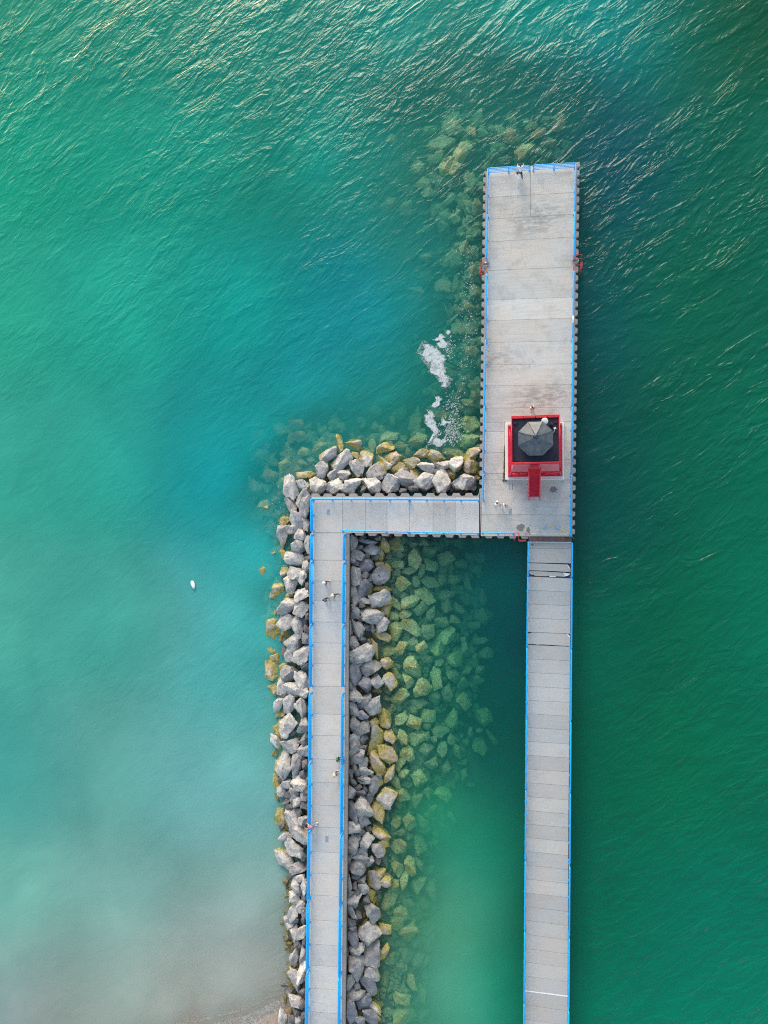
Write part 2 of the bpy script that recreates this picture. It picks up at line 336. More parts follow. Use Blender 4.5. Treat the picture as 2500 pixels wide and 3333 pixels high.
    body = t.n('ShaderNodeMixShader'); al = t.math('ADD', at.outputs['Alpha'], t.math('MULTIPLY', t.math('SUBTRACT', cl, .5), .18), True)
    t.l(al, body.inputs[0]); t.l(tr.outputs[0], body.inputs[1]); t.l(dif.outputs[0], body.inputs[2])
    gl = t.n('ShaderNodeBsdfGlossy'); gl.inputs['Roughness'].default_value = .20; t.l(nrm, gl.inputs['Normal'])
    lw = t.n('ShaderNodeLayerWeight'); lw.inputs['Blend'].default_value = .5; t.l(nrm, lw.inputs['Normal'])
    fr = t.math('ADD', .021, t.math('MULTIPLY', .979, t.math('POWER', lw.outputs['Facing'], 5.0)))      # Schlick
    mx = t.n('ShaderNodeMixShader'); t.l(fr, mx.inputs[0]); t.l(body.outputs[0], mx.inputs[1]); t.l(gl.outputs[0], mx.inputs[2])
    t.l(mx.outputs[0], t.out.inputs['Surface'])
    v1 = t.n('ShaderNodeVolumeScatter'); v1.inputs['Color'].default_value = (.04, .66, .58, 1); v1.inputs['Density'].default_value = .12
    v2 = t.n('ShaderNodeVolumeAbsorption'); v2.inputs['Color'].default_value = (.0, .90, .74, 1); v2.inputs['Density'].default_value = .26
    vol = t.n('ShaderNodeAddShader'); t.l(v1.outputs[0], vol.inputs[0]); t.l(v2.outputs[0], vol.inputs[1])
    t.l(vol.outputs[0], t.out.inputs['Volume'])
    o = link('water', me, t.m); tag(o, kind='structure'); o['label'] = 'turquoise to dark green lake water around the pier'
    return o
build_water()

# ------------------------------------------------------------------ lake bed
def bed_z(px, py):
    z = -6.0
    if py > 1550:
        if px < 1070:
            z = lerp_pts(px, [(300, -3.6), (700, -2.6), (860, -1.4), (960, -.5), (1010, .1)])
        elif px < 1750:
            deep = lerp_pts(py, [(1750, -5.5), (2300, -5), (2700, -3.2), (3333, -2.6)])
            z = lerp_pts(px, [(1135, .1), (1250, -.9), (1400, min(-2.2, deep * .5)), (1620, deep)])
    else:
        d = max(0, 1600 - py)
        if px < 1560: z = lerp_pts(d, [(0, .1), (110, -.9), (260, -3.2), (600, -5.5)]) if px > 900 else -5
        if 1350 < px < 1560: z = max(z, lerp_pts(1570 - px, [(0, -2.4), (180, -5)]))
        if py < 1500: z = max(z, lerp_pts(((px - 1450) ** 2 + (py - 700) ** 2) ** .5, [(0, -3.0), (300, -3.3), (520, -5.5)]))
    if px < 1010 and py > 2400:      # the beach rises out of the water in the bottom left corner
        sh = lerp_pts(px, [(-400, 3420), (0, 3420), (400, 3400), (640, 3372), (760, 3360), (840, 3332), (900, 3304), (1010, 3270)])
        z = max(z, (py - sh) / 30.0 * (.055 if py > sh else .035) + .01)
    return z
def build_bed():
    xs = [-1500, -300, -110] + [-72 + i * 1.5 for i in range(0, 92)] + [100, 300, 1500]
    ys = [-1500, -300, -110] + [-72 + i * 1.5 for i in range(0, 106)] + [120, 400, 1500]
    nx = len(xs); vs = []
    for y in ys:
        for x in xs:
            px, py = PX((x, y, 0)); far = abs(x) > 80 or abs(y) > 115
            z = -6.0 if far and y > -80 else bed_z(px, py)
            if y < -80 and x < -30: z = 1.2
            elif far: z = -6.0
            z += (noise.noise(Vector((x * .2, y * .2, 0))) * .25) if z < -.6 else 0
            vs.append((x, y, z))
    fs = [[j * nx + i, j * nx + i + 1, (j + 1) * nx + i + 1, (j + 1) * nx + i] for j in range(len(ys) - 1) for i in range(nx - 1)]
    me = bpy.data.meshes.new('lake_bed'); me.from_pydata(vs, [], fs)
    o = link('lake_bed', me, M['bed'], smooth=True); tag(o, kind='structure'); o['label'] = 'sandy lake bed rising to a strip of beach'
build_bed()

# ------------------------------------------------------------------ piers
def cren(a, b, side, n, depth, capw=.46, slope=.13, start=0.0):
    """crenellated edge from pixel a (outer line) to b, pushed in by depth px on the given side; returns px points"""
    a = Vector(a).to_2d() if len(a) == 2 else a
    A = Vector(a); B = Vector(b); d = (B - A); L = d.length; d.normalize(); nrm = Vector((-d.y, d.x)) * side
    out = []; per = L / n
    for i in range(n):
        t = i * per + start
        k = 1 + random.uniform(-.06, .06)
        for u, v in ((0, 0), (capw * k, 0), (capw * k + slope, 1), (1 - slope, 1)):
            out.append(A + d * (t + u * per) + nrm * depth * v * (1 + random.uniform(-.05, .05)))
    return out
def pier_body(name_parent, outline, z1=DZ - .04):
    pts = [P(p[0], p[1], z1).xy for p in outline]
    m = MB(); m.prism(pts, z1 - .45, z1)
    o = m.build('edge_cap', M['cap'], name_parent)
    m = MB(); m.prism([(p[0], p[1]) for p in [P(q[0], q[1], z1).xy for q in outline]], -6.5, z1 - .452)
    m.build('sheet_pile_wall', M['pile'], name_parent)
def slab(parent, q, mat, name='deck_slab', z=DZ, label=None, th=.22, gap=.018):
    pts = [P(p[0], p[1], z) for p in q]; c = sum(pts, Vector()) / len(pts)
    pts = [p + (c - p).normalized() * gap for p in pts]
    o = MB().prism([p.xy for p in pts], z - th, z).build(name, mat, parent, bevel=.012)
    if label: o['label'] = label
    return o
def seq(p, q, t): return (p[0] + (q[0] - p[0]) * t, p[1] + (q[1] - p[1]) * t)

# main pier
c0 = P(1725, 1150, DZ)
main = thing('pier', 'wide grey concrete pier with toothed edges carrying the red lighthouse', 'pier', (c0.x, c0.y, 0))
out = []
out += cren((1887, 527), (1871, 1752), 1, 43, 8.5, .44, .12)         # east side going down
out += [(1871, 1756), (1862, 1747), (1719, 1747), (1719, 1753)]
out += cren((1716, 1753), (1561, 1751), 1, 4, 8, .46, .10)
out += [(1561, 1606)]
out += cren((1560, 1604), (1573, 562), 1, 36, 8.5, .44, .12)[0:]
out += [(1574, 560), (1583, 556)]
pier_body(main, out)
WJ = [(548, 529), (643, 626), (714, 697), (787.6, 770.7), (880.6, 868.6), (976.6, 967), (1044, 1035), (1115, 1109.6), (1188, 1183.5), (1256, 1252), (1328.5, 1325.5), (1374, 1373), (1562, 1562), (1673.6, 1676.7), (1745, 1745)]
wx = lambda y: lerp_pts(y, [(548, 1586), (900, 1583), (1300, 1577), (1604, 1571), (1745, 1565)])
ex = lambda y: lerp_pts(y, [(529, 1877), (990, 1870), (1320, 1866), (1745, 1860)])
for i, ((a, b), (c, d)) in enumerate(zip(WJ, WJ[1:])):
    if i < 2:
        xm = 1727; f = (xm - wx(a)) / (ex(b) - wx(a))
        slab(main, [(wx(a), a), (xm, a + (b - a) * f), (xm, c + (d - c) * f), (wx(c), c)], M['deck'])
        slab(main, [(xm, a + (b - a) * f), (ex(b), b), (ex(d), d), (xm, c + (d - c) * f)], M['deck'])
    elif i == 11:
        ys_ = [a, 1404, 1472, 1541, c]
        for u, v in zip(ys_, ys_[1:]): slab(main, [(wx(u), u), (1642, u), (1642, v), (wx(v), v)], M['deck'])
        slab(main, [(1642, a), (ex(b), b), (ex(d), d), (1642, c)], M['deck'])
    else:
        slab(main, [(wx(a), a), (ex(b), b), (ex(d), d), (wx(c), c)], M['deck'])
# cross walkway
c0 = P(1285, 1680, DZ)
cross = thing('walkway', 'short grey concrete walkway joining the wide pier to the left walkway', 'walkway', (c0.x, c0.y, 0))
out = cren((1014, 1606.5), (1559, 1604.5), 1, 13, 9, .46, .12)
out += [(1559, 1604), (1559, 1751)]
out += cren((1556, 1751), (1137, 1742), 1, 10, 8.5, .46, .12)
out += [(1137, 1738), (1014, 1738)]
pier_body(cross, out)
xsj = [1015, 1115, 1190, 1260, 1333.6, 1409.5, 1482, 1560]
for a, b in zip(xsj, xsj[1:]):
    yt = lambda x: 1617 + (x - 1015) * .004; yb = lambda x: lerp_pts(x, [(1015, 1734), (1115, 1734), (1560, 1742)])
    slab(cross, [(a, yt(a)), (b, yt(b)), (b, yb(b)), (a, yb(a))], M['deck_cross'])
# west walkway
c0 = P(1070, 2500, DZ)
west = thing('walkway', 'long grey concrete walkway between boulder banks, blue railings on both sides', 'walkway', (c0.x, c0.y, 0))
lx = lambda y: lerp_pts(y, [(1735, 1009), (2150, 1007), (3000, 999), (3420, 993)])
rx = lambda y: lerp_pts(y, [(1735, 1136), (2150, 1133.5), (2600, 1130), (3000, 1125), (3333, 1122), (3420, 1121)])
yy = [1739 + i * (3420 - 1739) / 12 for i in range(13)]
out = [(lx(y), y) for y in yy] + [(rx(y) + random.uniform(-.8, .8), y) for y in yy[::-1]]
pier_body(west, out)
JW = [1735, 1823.6, 1891, 1955.6, 2024, 2092, 2160, 2233, 2323, 2392.6, 2469.5, 2545, 2619, 2691, 2771.5, 2841, 2912, 2993, 3072, 3141, 3216, 3292, 3400]
rs = lambda y: rx(y) - 9
for a, b in zip(JW, JW[1:]):
    k = lambda y: (y - 1800) * .006 if y > 1800 else 0
    slab(west, [(lx(a) + 1.5, a), (rs(a), a + k(a)), (rs(b), b + k(b)), (lx(b) + 1.5, b)], M['deck_west'])
# east boardwalk of planks
DE = 1.9
c0 = P(1785, 2550, DE)
east = thing('walkway', 'long straight walkway of narrow concrete planks over open green water', 'walkway', (c0.x, c0.y, 0))
elx = lambda y: lerp_pts(y, [(1764, 1720.5), (2000, 1717.5), (2250, 1716), (2650, 1713), (3333, 1708), (3450, 1707)])
erx = lambda y: lerp_pts(y, [(1764, 1860.5), (2000, 1857), (2350, 1854.5), (2650, 1851), (3333, 1848), (3450, 1847)])
dlt = lambda y: lerp_pts(y, [(1785, 0), (1876, 6), (2102, 6), (2502, 10), (2682, 13), (3041, 18), (3230, 19.5), (3450, 22)])
EJ = [1763, 1785, 1831, None, 1876.5, 1921, 1966, 2011.5, 2057, 2099, 2144.6, 2189, 2234, 2279, 2323, 2368, 2413, 2458, 2502.5, 2547.5, 2592.7, 2637.7, 2682, 2726, 2771, 2816, 2861, 2905.6, 2951, 2996, 3041, 3087, 3131.6, 3177, 3222.7, 3270.6, 3318, 3364, 3410]
def pquad(a, b): return [(elx(a), a), (erx(a), a + dlt(a)), (erx(b), b + dlt(b)), (elx(b), b)]
for a, b in zip(EJ, EJ[1:]):
    if a is None or b is None: continue
    q = pquad(a, b)
    if a == 2057:
        q = [(elx(a), a + 4), (1722, a + 4.5), (1732, a + 1), (1850, a + dlt(a)), (1857, a + 13), (erx(b), b + dlt(b) - .5)] + [(1857 - i * 12, b + dlt(b) * (1 - i / 12) - 1.5 - random.uniform(0, 1.6)) for i in range(1, 12)] + [(elx(b), b - 2.5)]
        slab(east, q, M['plank'], 'deck_plank', DE, 'plank with both upper corners broken off', gap=.03); continue
    slab(east, q, M['plank'], 'deck_plank', DE, gap=.02)
slab(east, [(elx(1831), 1832.5), (1848, 1837), (1850, 1842), (1853, 1848), (1858, 1852), (1857, 1862), (1830, 1861), (1800, 1859), (1775, 1858), (1750, 1857), (1721, 1855.5)], M['plank'], 'deck_plank', DE, 'tilted plank broken at its right end', gap=.01)
slab(east, [(1720, 1857), (1750, 1858.5), (1790, 1861), (1822, 1863), (1858, 1867), (1850, 1874), (1838, 1877.5), (1815, 1876), (1790, 1875), (1772, 1876), (1742, 1875), (1736, 1871), (1727, 1868), (1724, 1862)], M['plank'], 'deck_plank', DE - .05, 'shattered plank with ragged pale edges', gap=.01)
# broken concrete shards
for pts in ([(1832, 1864), (1848, 1866), (1856, 1868), (1848, 1874), (1836, 1876), (1838, 1870)], [(1846, 1838), (1851, 1841), (1856, 1851), (1852, 1850), (1848, 1844)], [(1790, 1875), (1812, 1876), (1806, 1878), (1788, 1878)], [(1845, 2065), (1852, 2068), (1856, 2077), (1849, 2071)], [(1722, 1862), (1728, 1865), (1734, 1871), (1727, 1868)]):
    p = [P(x, y, DE + .03) for x, y in pts]; MB().prism([v.xy for v in p], DE - .06, DE + .03).build('broken_edge', M['white'], east)
# beams below the planks, seen through the gaps
for f in (.03, .97):
    m = MB()
    ys_ = [1764 + i * 84 for i in range(20)]
    pl = [P(elx(y) + (erx(y) - elx(y)) * f, y + dlt(y) * f, DE - .45) for y in ys_]
    for a, b in zip(pl, pl[1:]):
        d = (b - a); m.box((a + b) / 2, (.25, d.length, .45), math.atan2(d.y, d.x) - math.pi / 2)
    m.build('beam', M['rust'], east)
m = MB()
for y in (1874, 1870): pass
a, b = P(1722, 1872, DE - .3), P(1857, 1878, DE - .3); d = b - a
MB().box((a + b) / 2, (d.length, .5, .3), math.atan2(d.y, d.x)).build('crossbeam', M['rust'], east)
for y in (1900, 2330, 2790, 3250):
    for x in (elx(y) + 8, erx(y) - 8):
        p = P(x, y, DE - .7); MB().lathe([(.3, -7), (.3, DE - .7)], (p.x, p.y, 0), 12).build('pile', M['pile'], east, True)
a = [P(*q, DZ + .012) for q in ((1721, 1748.5), (1861, 1748.5), (1861, 1762), (1721, 1762))]
MB().prism([p.xy for p in a], DZ - .02, DZ + .012).build('ramp_plate', M['rust'], east)
a = [P(*q, DE + .02) for q in ((1722, 1762.5), (1860, 1763.5), (1860, 1767), (1722, 1766))]
MB().prism([p.xy for p in a], DE + .004, DE + .02).build('joint_strip', M['white'], east)
a = [P(*q, DE + .012) for q in ((1709, 3223), (1848, 3241), (1848, 3245), (1709, 3227))]
MB().prism([p.xy for p in a], DE + .003, DE + .012).build('joint_strip', M['white'], east)

# patches / hatches on the decks
def patch(parent, name, cx, cy, rx_, ry_, mat, z, n=16, rough=.2, label=None):
    pts = []
    for k in range(n):
        a = 2 * math.pi * k / n; r = 1 + random.uniform(-rough, rough)
        pts.append(P(cx + rx_ * r * math.cos(a), cy + ry_ * r * math.sin(a), z).xy)
    o = MB().prism(pts, z - .003, z).build(name, mat, parent)
    if label: o['label'] = label
    return o
def mat_wet():
    t = NT('damp_stain'); p = t.pos(); n = t.noise(p, 5, 4); t.bsdf(t.mix(t.ramp(n, .3, .7), (.155, .14, .12, 1), (.20, .185, .165, 1)), .6); return t.m
M['wet'] = mat_wet()
M['pale'] = mat_concrete('pale_mortar', (.44, .44, .42, 1), (.3, .3, .3, 1), 'x', False, .5, False)
M['dark'] = mat_paint('dark_drain', (.04, .04, .045), .8, .2)
patch(main, 'damp_patch', 1801, 1593, 13, 9, M['wet'], DZ + .006)
patch(main, 'damp_patch', 1696, 1716, 12, 11, M['wet'], DZ + .006, rough=.3)
patch(main, 'damp_patch', 1720, 1725, 6, 10, M['wet'], DZ + .006, rough=.3)
for x, y in ((1719, 1603), (1811, 1602), (1836, 1604), (1716, 1577), (1715, 1655), (1740, 1660)): patch(main, 'drain', x, y, 1.4, 1.4, M['dark'], DZ + .006, 8, .1)
for x, y, mt in ((1663, 1584, 'pale'), (1661, 1667, 'hatchblue')):
    MB().prism([P(a_, b_, DZ + .012).xy for a_, b_ in ((x - 5, y - 10), (x + 5, y - 10), (x + 5, y + 10), (x - 5, y + 10))], DZ - .01, DZ + .012).build('hatch_cover', M[mt], main)
    if mt == 'pale':
        for c in ((x - 5.6, y), (x + 5.6, y)): MB().prism([P(a_, b_, DZ + .008).xy for a_, b_ in ((c[0] - .5, y - 11), (c[0] + .5, y - 11), (c[0] + .5, y + 11), (c[0] - .5, y + 11))], DZ - .01, DZ + .008).build('hatch_frame', M['dark'], main)
x, y = 1069, 1666.5
MB().prism([P(a_, b_, DZ + .01).xy for a_, b_ in ((x - 4.5, y - 9), (x + 4.5, y - 9), (x + 4.5, y + 9), (x - 4.5, y + 9))], DZ - .01, DZ + .01).build('hatch_cover', M['hatchblue'], cross)
x, y = 1064, 2731
MB().prism([P(a_, b_, DZ + .01).xy for a_, b_ in ((x - 5, y - 10), (x + 5, y - 10), (x + 5, y + 10), (x - 5, y + 10))], DZ - .01, DZ + .01).build('hatch_cover', M['hatchblue'], west)
patch(east, 'mortar_patch', 1757, 2512, 11, 7, M['pale'], DE + .005)
patch(east, 'mortar_patch', 1798, 2679, 6.5, 6, M['pale'], DE + .005)
patch(east, 'mortar_patch', 1762, 2142, 3, 3, M['pale'], DE + .005)
patch(east, 'mortar_patch', 1844, 2977, 4, 5, M['pale'], DE + .005)
patch(east, 'damp_patch', 1733, 1773, 4, 4, M['wet'], DE + .005)

# ------------------------------------------------------------------ railings
def railing(a, b, z, label, group, h=1.1, spacing=2.1, nr=4, white=None, curl=True):
    A, B = P(a[0], a[1], z), P(b[0], b[1], z); d = B - A; L = d.length; u = d.normalized(); mid = (A + B) / 2
    t = thing('railing', label, 'railing', mid, group)
    up = Vector((0, 0, 1)); r = .18
    top = [A + up * (h - r), A + up * (h - r * .35) + u * r * .3, A + up * h + u * r] + [A + d * f + up * h for f in (.5,)] + [B + up * h - u * r, B + up * (h - r * .35) - u * r * .3, B + up * (h - r)]
    MB().tube(top, .072, 8).build('top_rail', M['blue'], t, True)
    for i in range(nr - 1):
        zz = h * (i + 1) / nr - .02
        MB().tube([A + up * zz, B + up * zz], .044, 6).build('rail', M['blue'], t, True)
    n = max(1, round(L / spacing))
    for i in range(n + 1):
        p = A + d * i / n; top_h = h - r if i in (0, n) else h - .02
        m = MB().tube([p, p + up * top_h], .048, 8); m.box(p + up * .012, (.20, .20, .022), math.atan2(u.y, u.x))
        m.build('post', M['blue'], t)
    if white:
        p, q = A + d * white[0] + up * (h + .01), A + d * white[1] + up * (h + .01)
        MB().tube([p, q], .075, 8).build('rail_wrap', M['white'], t, True)
    return t
gW = 'blue railing sections along the boulder side of the west walkway'
wl = lambda y: lerp_pts(y, [(1620, 1022), (1760, 1020), (2150, 1017), (2550, 1014), (3000, 1009), (3333, 1004), (3420, 1003)])
wr = lambda y: lerp_pts(y, [(1740, 1126), (2150, 1121), (2600, 1118), (3000, 1112), (3333, 1109), (3420, 1108)])
LS = [(1626, 1729), (1741, 1823), (1830, 2028), (2033, 2232), (2254, 2470), (2480, 2694), (2702, 2919), (2926, 3147), (3158, 3400)]
for i, (a, b) in enumerate(LS):
    railing((wl(a), a), (wl(b), b), DZ, 'blue railing, seaward side of the left walkway, %s section down from the corner' % ordn(i + 1), 'railings of the left walkway', nr=5)
RS = [(1741, 1823), (1832, 2028), (2036, 2231), (2256, 2475), (2481, 2704), (2712, 2935), (2940, 3162), (3169, 3400)]
for i, (a, b) in enumerate(RS):
    railing((wr(a), a), (wr(b), b), DZ, 'blue railing, inner side of the left walkway, %s section down from the corner' % ordn(i + 1), 'railings of the left walkway', nr=5)
g = 'railings of the cross walkway'
railing((1022, 1627), (1332, 1628), DZ, 'long blue railing above the cross walkway from the corner to its middle', g)
railing((1335, 1628), (1557, 1630), DZ, 'blue railing above the cross walkway, next to the wide pier', g)
railing((1117, 1728), (1331, 1733), DZ, 'blue railing on the lower side of the cross walkway beside the inner bank', g)
railing((1334, 1733), (1557, 1738), DZ, 'blue railing on the lower side of the cross walkway over dark water', g)
g = 'railings of the wide pier'
bx = lambda y: lerp_pts(y, [(565, 1590), (900, 1585), (1100, 1583), (1320, 1579), (1629, 1574)])
for i, (a, b) in enumerate([(566, 708), (711, 852), (903, 1108), (1117, 1324), (1331, 1537), (1547, 1630)]):
    railing((bx(a), a), (bx(b), b), DZ, 'blue railing on the left edge of the wide pier, %s from its outer end' % ordn(i + 1), g)
by = lambda y: lerp_pts(y, [(549, 1872), (836, 1867), (990, 1864), (1320, 1861), (1650, 1857), (1742, 1855)])
for i, (a, b) in enumerate([(551, 700), (703, 845), (894, 1106), (1112, 1323), (1332, 1541), (1551, 1743)]):
    railing((by(a), a), (by(b), b), DZ, 'blue railing on the right edge of the wide pier, %s from its outer end' % ordn(i + 1), g, white=(.69, .80) if i == 2 else None)
railing((1590, 566), (1723, 557), DZ, 'blue railing across the outer end of the pier where a person leans', g)
railing((1736, 556), (1871, 549), DZ, 'blue railing across the outer end of the pier, empty half', g)
railing((1571, 1735), (1671, 1738), DZ, 'short blue railing at the foot of the pier beside the red ladder', g)
g = 'railings of the plank walkway'
el = lambda y: lerp_pts(y, [(1764, 1720), (2000, 1716), (2650, 1711), (3333, 1705.5), (3420, 1704.5)])
er = lambda y: lerp_pts(y, [(1764, 1861), (2000, 1859), (2650, 1854), (3333, 1849), (3420, 1848)])
for i, (a, b) in enumerate([(1765, 1873), (1879, 2101), (2106, 2330), (2337, 2555), (2564, 2785), (2793, 3010), (3020, 3240), (3250, 3410)]):
    railing((el(a), a), (el(b), b), DE, 'blue railing on the left edge of the plank walkway, %s down from the pier' % ordn(i + 1), g, spacing=1.5)
for i, (a, b) in enumerate([(1769, 1877), (1884, 2107), (2112, 2337), (2345, 2567), (2576, 2799), (2809, 3031), (3041, 3262), (3272, 3410)]):
    railing((er(a), a), (er(b), b), DE, 'blue railing on the right edge of the plank walkway, %s down from the pier' % ordn(i + 1), g, spacing=1.5)

# ------------------------------------------------------------------ red ladders over the pier edge
def ladder(px, py, out_px, out_py, label, half=20):
    """two hoops with a rung frame that hangs down the wall; out_* = outward direction in pixels"""
    c = P(px, py, DZ); o = (P(px + out_px, py + out_py, DZ) - c).normalized(); s = Vector((-o.y, o.x, 0)); up = Vector((0, 0, 1))
    t = thing('ladder', label, 'ladder', c, 'red ladders over the edges of the wide pier')
    for k in (-1, 1):
        b = c + s * k * .36
        for j in (0, 1):
            e = b + s * k * .42 * j
            MB().tube([e - o * .35, e - o * .35 + up * .75, e - o * .25 + up * .95, e + o * .30 + up * .95, e + o * .42 + up * .8, e + o * .42 - up * (3.0 if j == 0 else .2)], .026, 8).build('stile' if j == 0 else 'grab_hoop', M['redlight'], t, True)
        MB().tube([b - o * .3 + up * .95, b + s * k * .42 - o * .3 + up * .95], .03, 6).build('crossbar', M['redlight'], t, True)
    for i in range(9):
        z = .05 - i * .33
        MB().box(c + o * .42 + up * z, (.72, .09, .05), math.atan2(s.y, s.x)).build('rung', M['redlight'], t)
    MB().box(c + o * .45 + up * .02, (.7, .22, .03), math.atan2(s.y, s.x)).build('step', M['redlight'], t)
ladder(1577, 878, -10, 0, 'red ladder with hoops on the left edge of the wide pier')
ladder(1878, 864, 10, 0, 'red ladder with hoops on the right edge of the wide pier')
ladder(1700, 1746, 0, 10, 'red ladder with hoops on the lower edge beside the rusty ramp plate')
for (x, y, lab) in ((1582, 862, 'grey coil of chain beside the ladder on the pier left edge'), (1872, 850, 'grey coil of chain beside the ladder on the pier right edge')):
    c = P(x, y, DZ); m = MB()
    for k in range(5):
        pts = [c + Vector((math.cos(a) * (.22 + .04 * k), math.sin(a) * (.30 - .03 * k), .04 + .035 * k)) + Vector((random.uniform(-.03, .03), 0, 0)) for a in [2 * math.pi * i / 14 for i in range(15)]]
        m.tube(pts, .022, 6)
    tag(m.build('chain_coil', M['steel'], None, True), lab, 'chain')
# rope barrier by the ramp
z = DZ + .5
def rope(pts, lab, zz):
    P3 = []
    for (a, b), (za, zb) in zip(zip(pts, pts[1:]), zip(zz, zz[1:])):
        A, B = P(a[0], a[1], DZ + za), P(b[0], b[1], DZ + zb)
        for k in range(6): f = k / 6; P3.append(A.lerp(B, f) - Vector((0, 0, .12 * math.sin(math.pi * f) * min(1, za + zb))))
    P3.append(P(pts[-1][0], pts[-1][1], DZ + zz[-1]))
    tag(MB().tube(P3, .035, 6).build('rope', M['yellow'], None, True), lab, 'rope')
rope([(1719, 1737), (1856, 1738)], 'straight yellow rope strung across the head of the ramp', [.8, .8])
rope([(1771, 1715), (1814, 1716), (1857, 1739)], 'slack yellow rope from the railing out to two blue floats', [.1, .1, .5])
for i, (x, y) in enumerate(((1769, 1715), (1815, 1717))):
    c = P(x, y, DZ)
    tag(MB().lathe([(.10, .0), (.17, .04), (.19, .13), (.15, .21), (.05, .25)], c, 12).build('float', M['padblue'], None, True), 'small pale blue float at the %s of the slack yellow rope' % ('far end' if i == 0 else 'bend'), 'float', 'blue floats on the yellow rope')

# ------------------------------------------------------------------ lighthouse
lc = P(1741, 1467, DZ)
LH = thing('lighthouse', 'red square lighthouse with navy roof deck and grey eight-sided lantern roof', 'lighthouse', (lc.x, lc.y, DZ))
pq = [P(x, y, DZ + .3) for x, y in ((1644, 1374), (1837, 1374), (1837, 1562), (1644, 1562))]
MB().prism([p.xy for p in pq], DZ, DZ + .3).build('plinth', M['plinth'], LH, bevel=.05)
cx, cy = lc.x, lc.y
def sq(hw, z, ox=0, oy=0): return [Vector((cx + ox + sx * hw, cy + oy + sy * hw, DZ + z)) for sx, sy in ((-1, -1), (1, -1), (1, 1), (-1, 1))]
def frust(name, h0, z0, h1, z1, mat, **k):
    m = MB(); m.add(sq(h0, z0) + sq(h1, z1), [[3, 2, 1, 0], [4, 5, 6, 7], [0, 1, 5, 4], [1, 2, 6, 5], [2, 3, 7, 6], [3, 0, 4, 7]]); return m.build(name, mat, LH, **k)
HB = 2.78
m = MB()
for s in (-1, 1):
    m.box((cx, cy + s * (HB - .16), DZ + .38), (2 * HB, .32, .16)); m.box((cx + s * (HB - .16), cy, DZ + .382), (.32, 2 * HB - .64, .16))
m.build('base_frame', M['red'], LH, bevel=.01)
frust('tower_wall', 2.40, 1.5, 2.0, 6.2, M['pinkwall'])
frust('tower_floor', 2.5, 1.32, 2.5, 1.498, M['red'])
frust('core', 1.3, .3, 1.3, 1.318, M['redlight'])
for sx, sy in ((-1, -1), (1, -1), (1, 1), (-1, 1)):
    MB().tube([(cx + sx * (HB - .15), cy + sy * (HB - .15), DZ + .46), (cx + sx * 2.42, cy + sy * 2.42, DZ + 1.4)], .13, 8).build('leg', M['redlight'], LH, True)
for sgn in (-1, 1):
    for k in (-1, 1):
        y0 = cy + sgn * (HB - .14); y1 = cy + sgn * 2.44
        MB().tube([(cx + k * 2.5, y0, DZ + .5), (cx + k * .7, y1, DZ + 1.36)], .07, 6).build('brace', M['redrail'], LH, True)
        MB().tube([(cx + k * .7, y0 + .01, DZ + .5), (cx + k * 2.3, y1 + .01, DZ + 1.36)], .07, 6).build('brace', M['redrail'], LH, True)
        x0 = cx + sgn * (HB - .14); x1 = cx + sgn * 2.44
        MB().tube([(x0, cy + k * 2.5, DZ + .5), (x1, cy + k * .7, DZ + 1.36)], .07, 6).build('brace', M['redrail'], LH, True)
# wall seams and windows
# gallery
gz = 6.3; G = 2.27; gox, goy = 0.02, 0.0
m = MB().prism([v.xy for v in sq(G, gz)], DZ + gz - .14, DZ + gz); m.build('gallery_deck', M['navy'], LH)
m = MB()
for s in (-1, 1):
    m.box((cx, cy + s * (G - .03), DZ + gz + .03), (2 * G + .1, .10, .24)); m.box((cx + s * (G - .03), cy, DZ + gz + .031), (.10, 2 * G - .1, .24))
m.build('gallery_edge', M['red'], LH, bevel=.01)
gr = MB()
for h, r in ((.35, .03), (.66, .03), (.98, .045)):
    q = sq(G - .02, gz + h); gr.tube(q[:2], r, 6).tube(q[1:3], r, 6).tube(q[2:4], r, 6).tube([q[3], q[0]], r, 6)
gr = gr.build('gallery_railing', M['redrail'], LH, True)
for i in range(5):
    for s in (-1, 1):
        f = -1 + i * .5
        for p in ((cx + f * (G - .02), cy + s * (G - .02)), (cx + s * (G - .02), cy + f * (G - .02))):
            if abs(f) == 1 and p[0] == cx + s * (G - .02): continue
            o = MB().tube([(p[0], p[1], DZ + gz), (p[0], p[1], DZ + gz + .98)], .04, 6).build('post', M['redrail'], None, True)
            o.parent = gr
for x, y in ((-1.9, 1.75), (1.9, 1.75), (-1.85, -1.85), (1.85, -1.85)):
    MB().box((cx + x, cy + y, DZ + gz + .05), (.30, .26, .10)).build('roof_hatch', M['navy'], LH, bevel=.01)
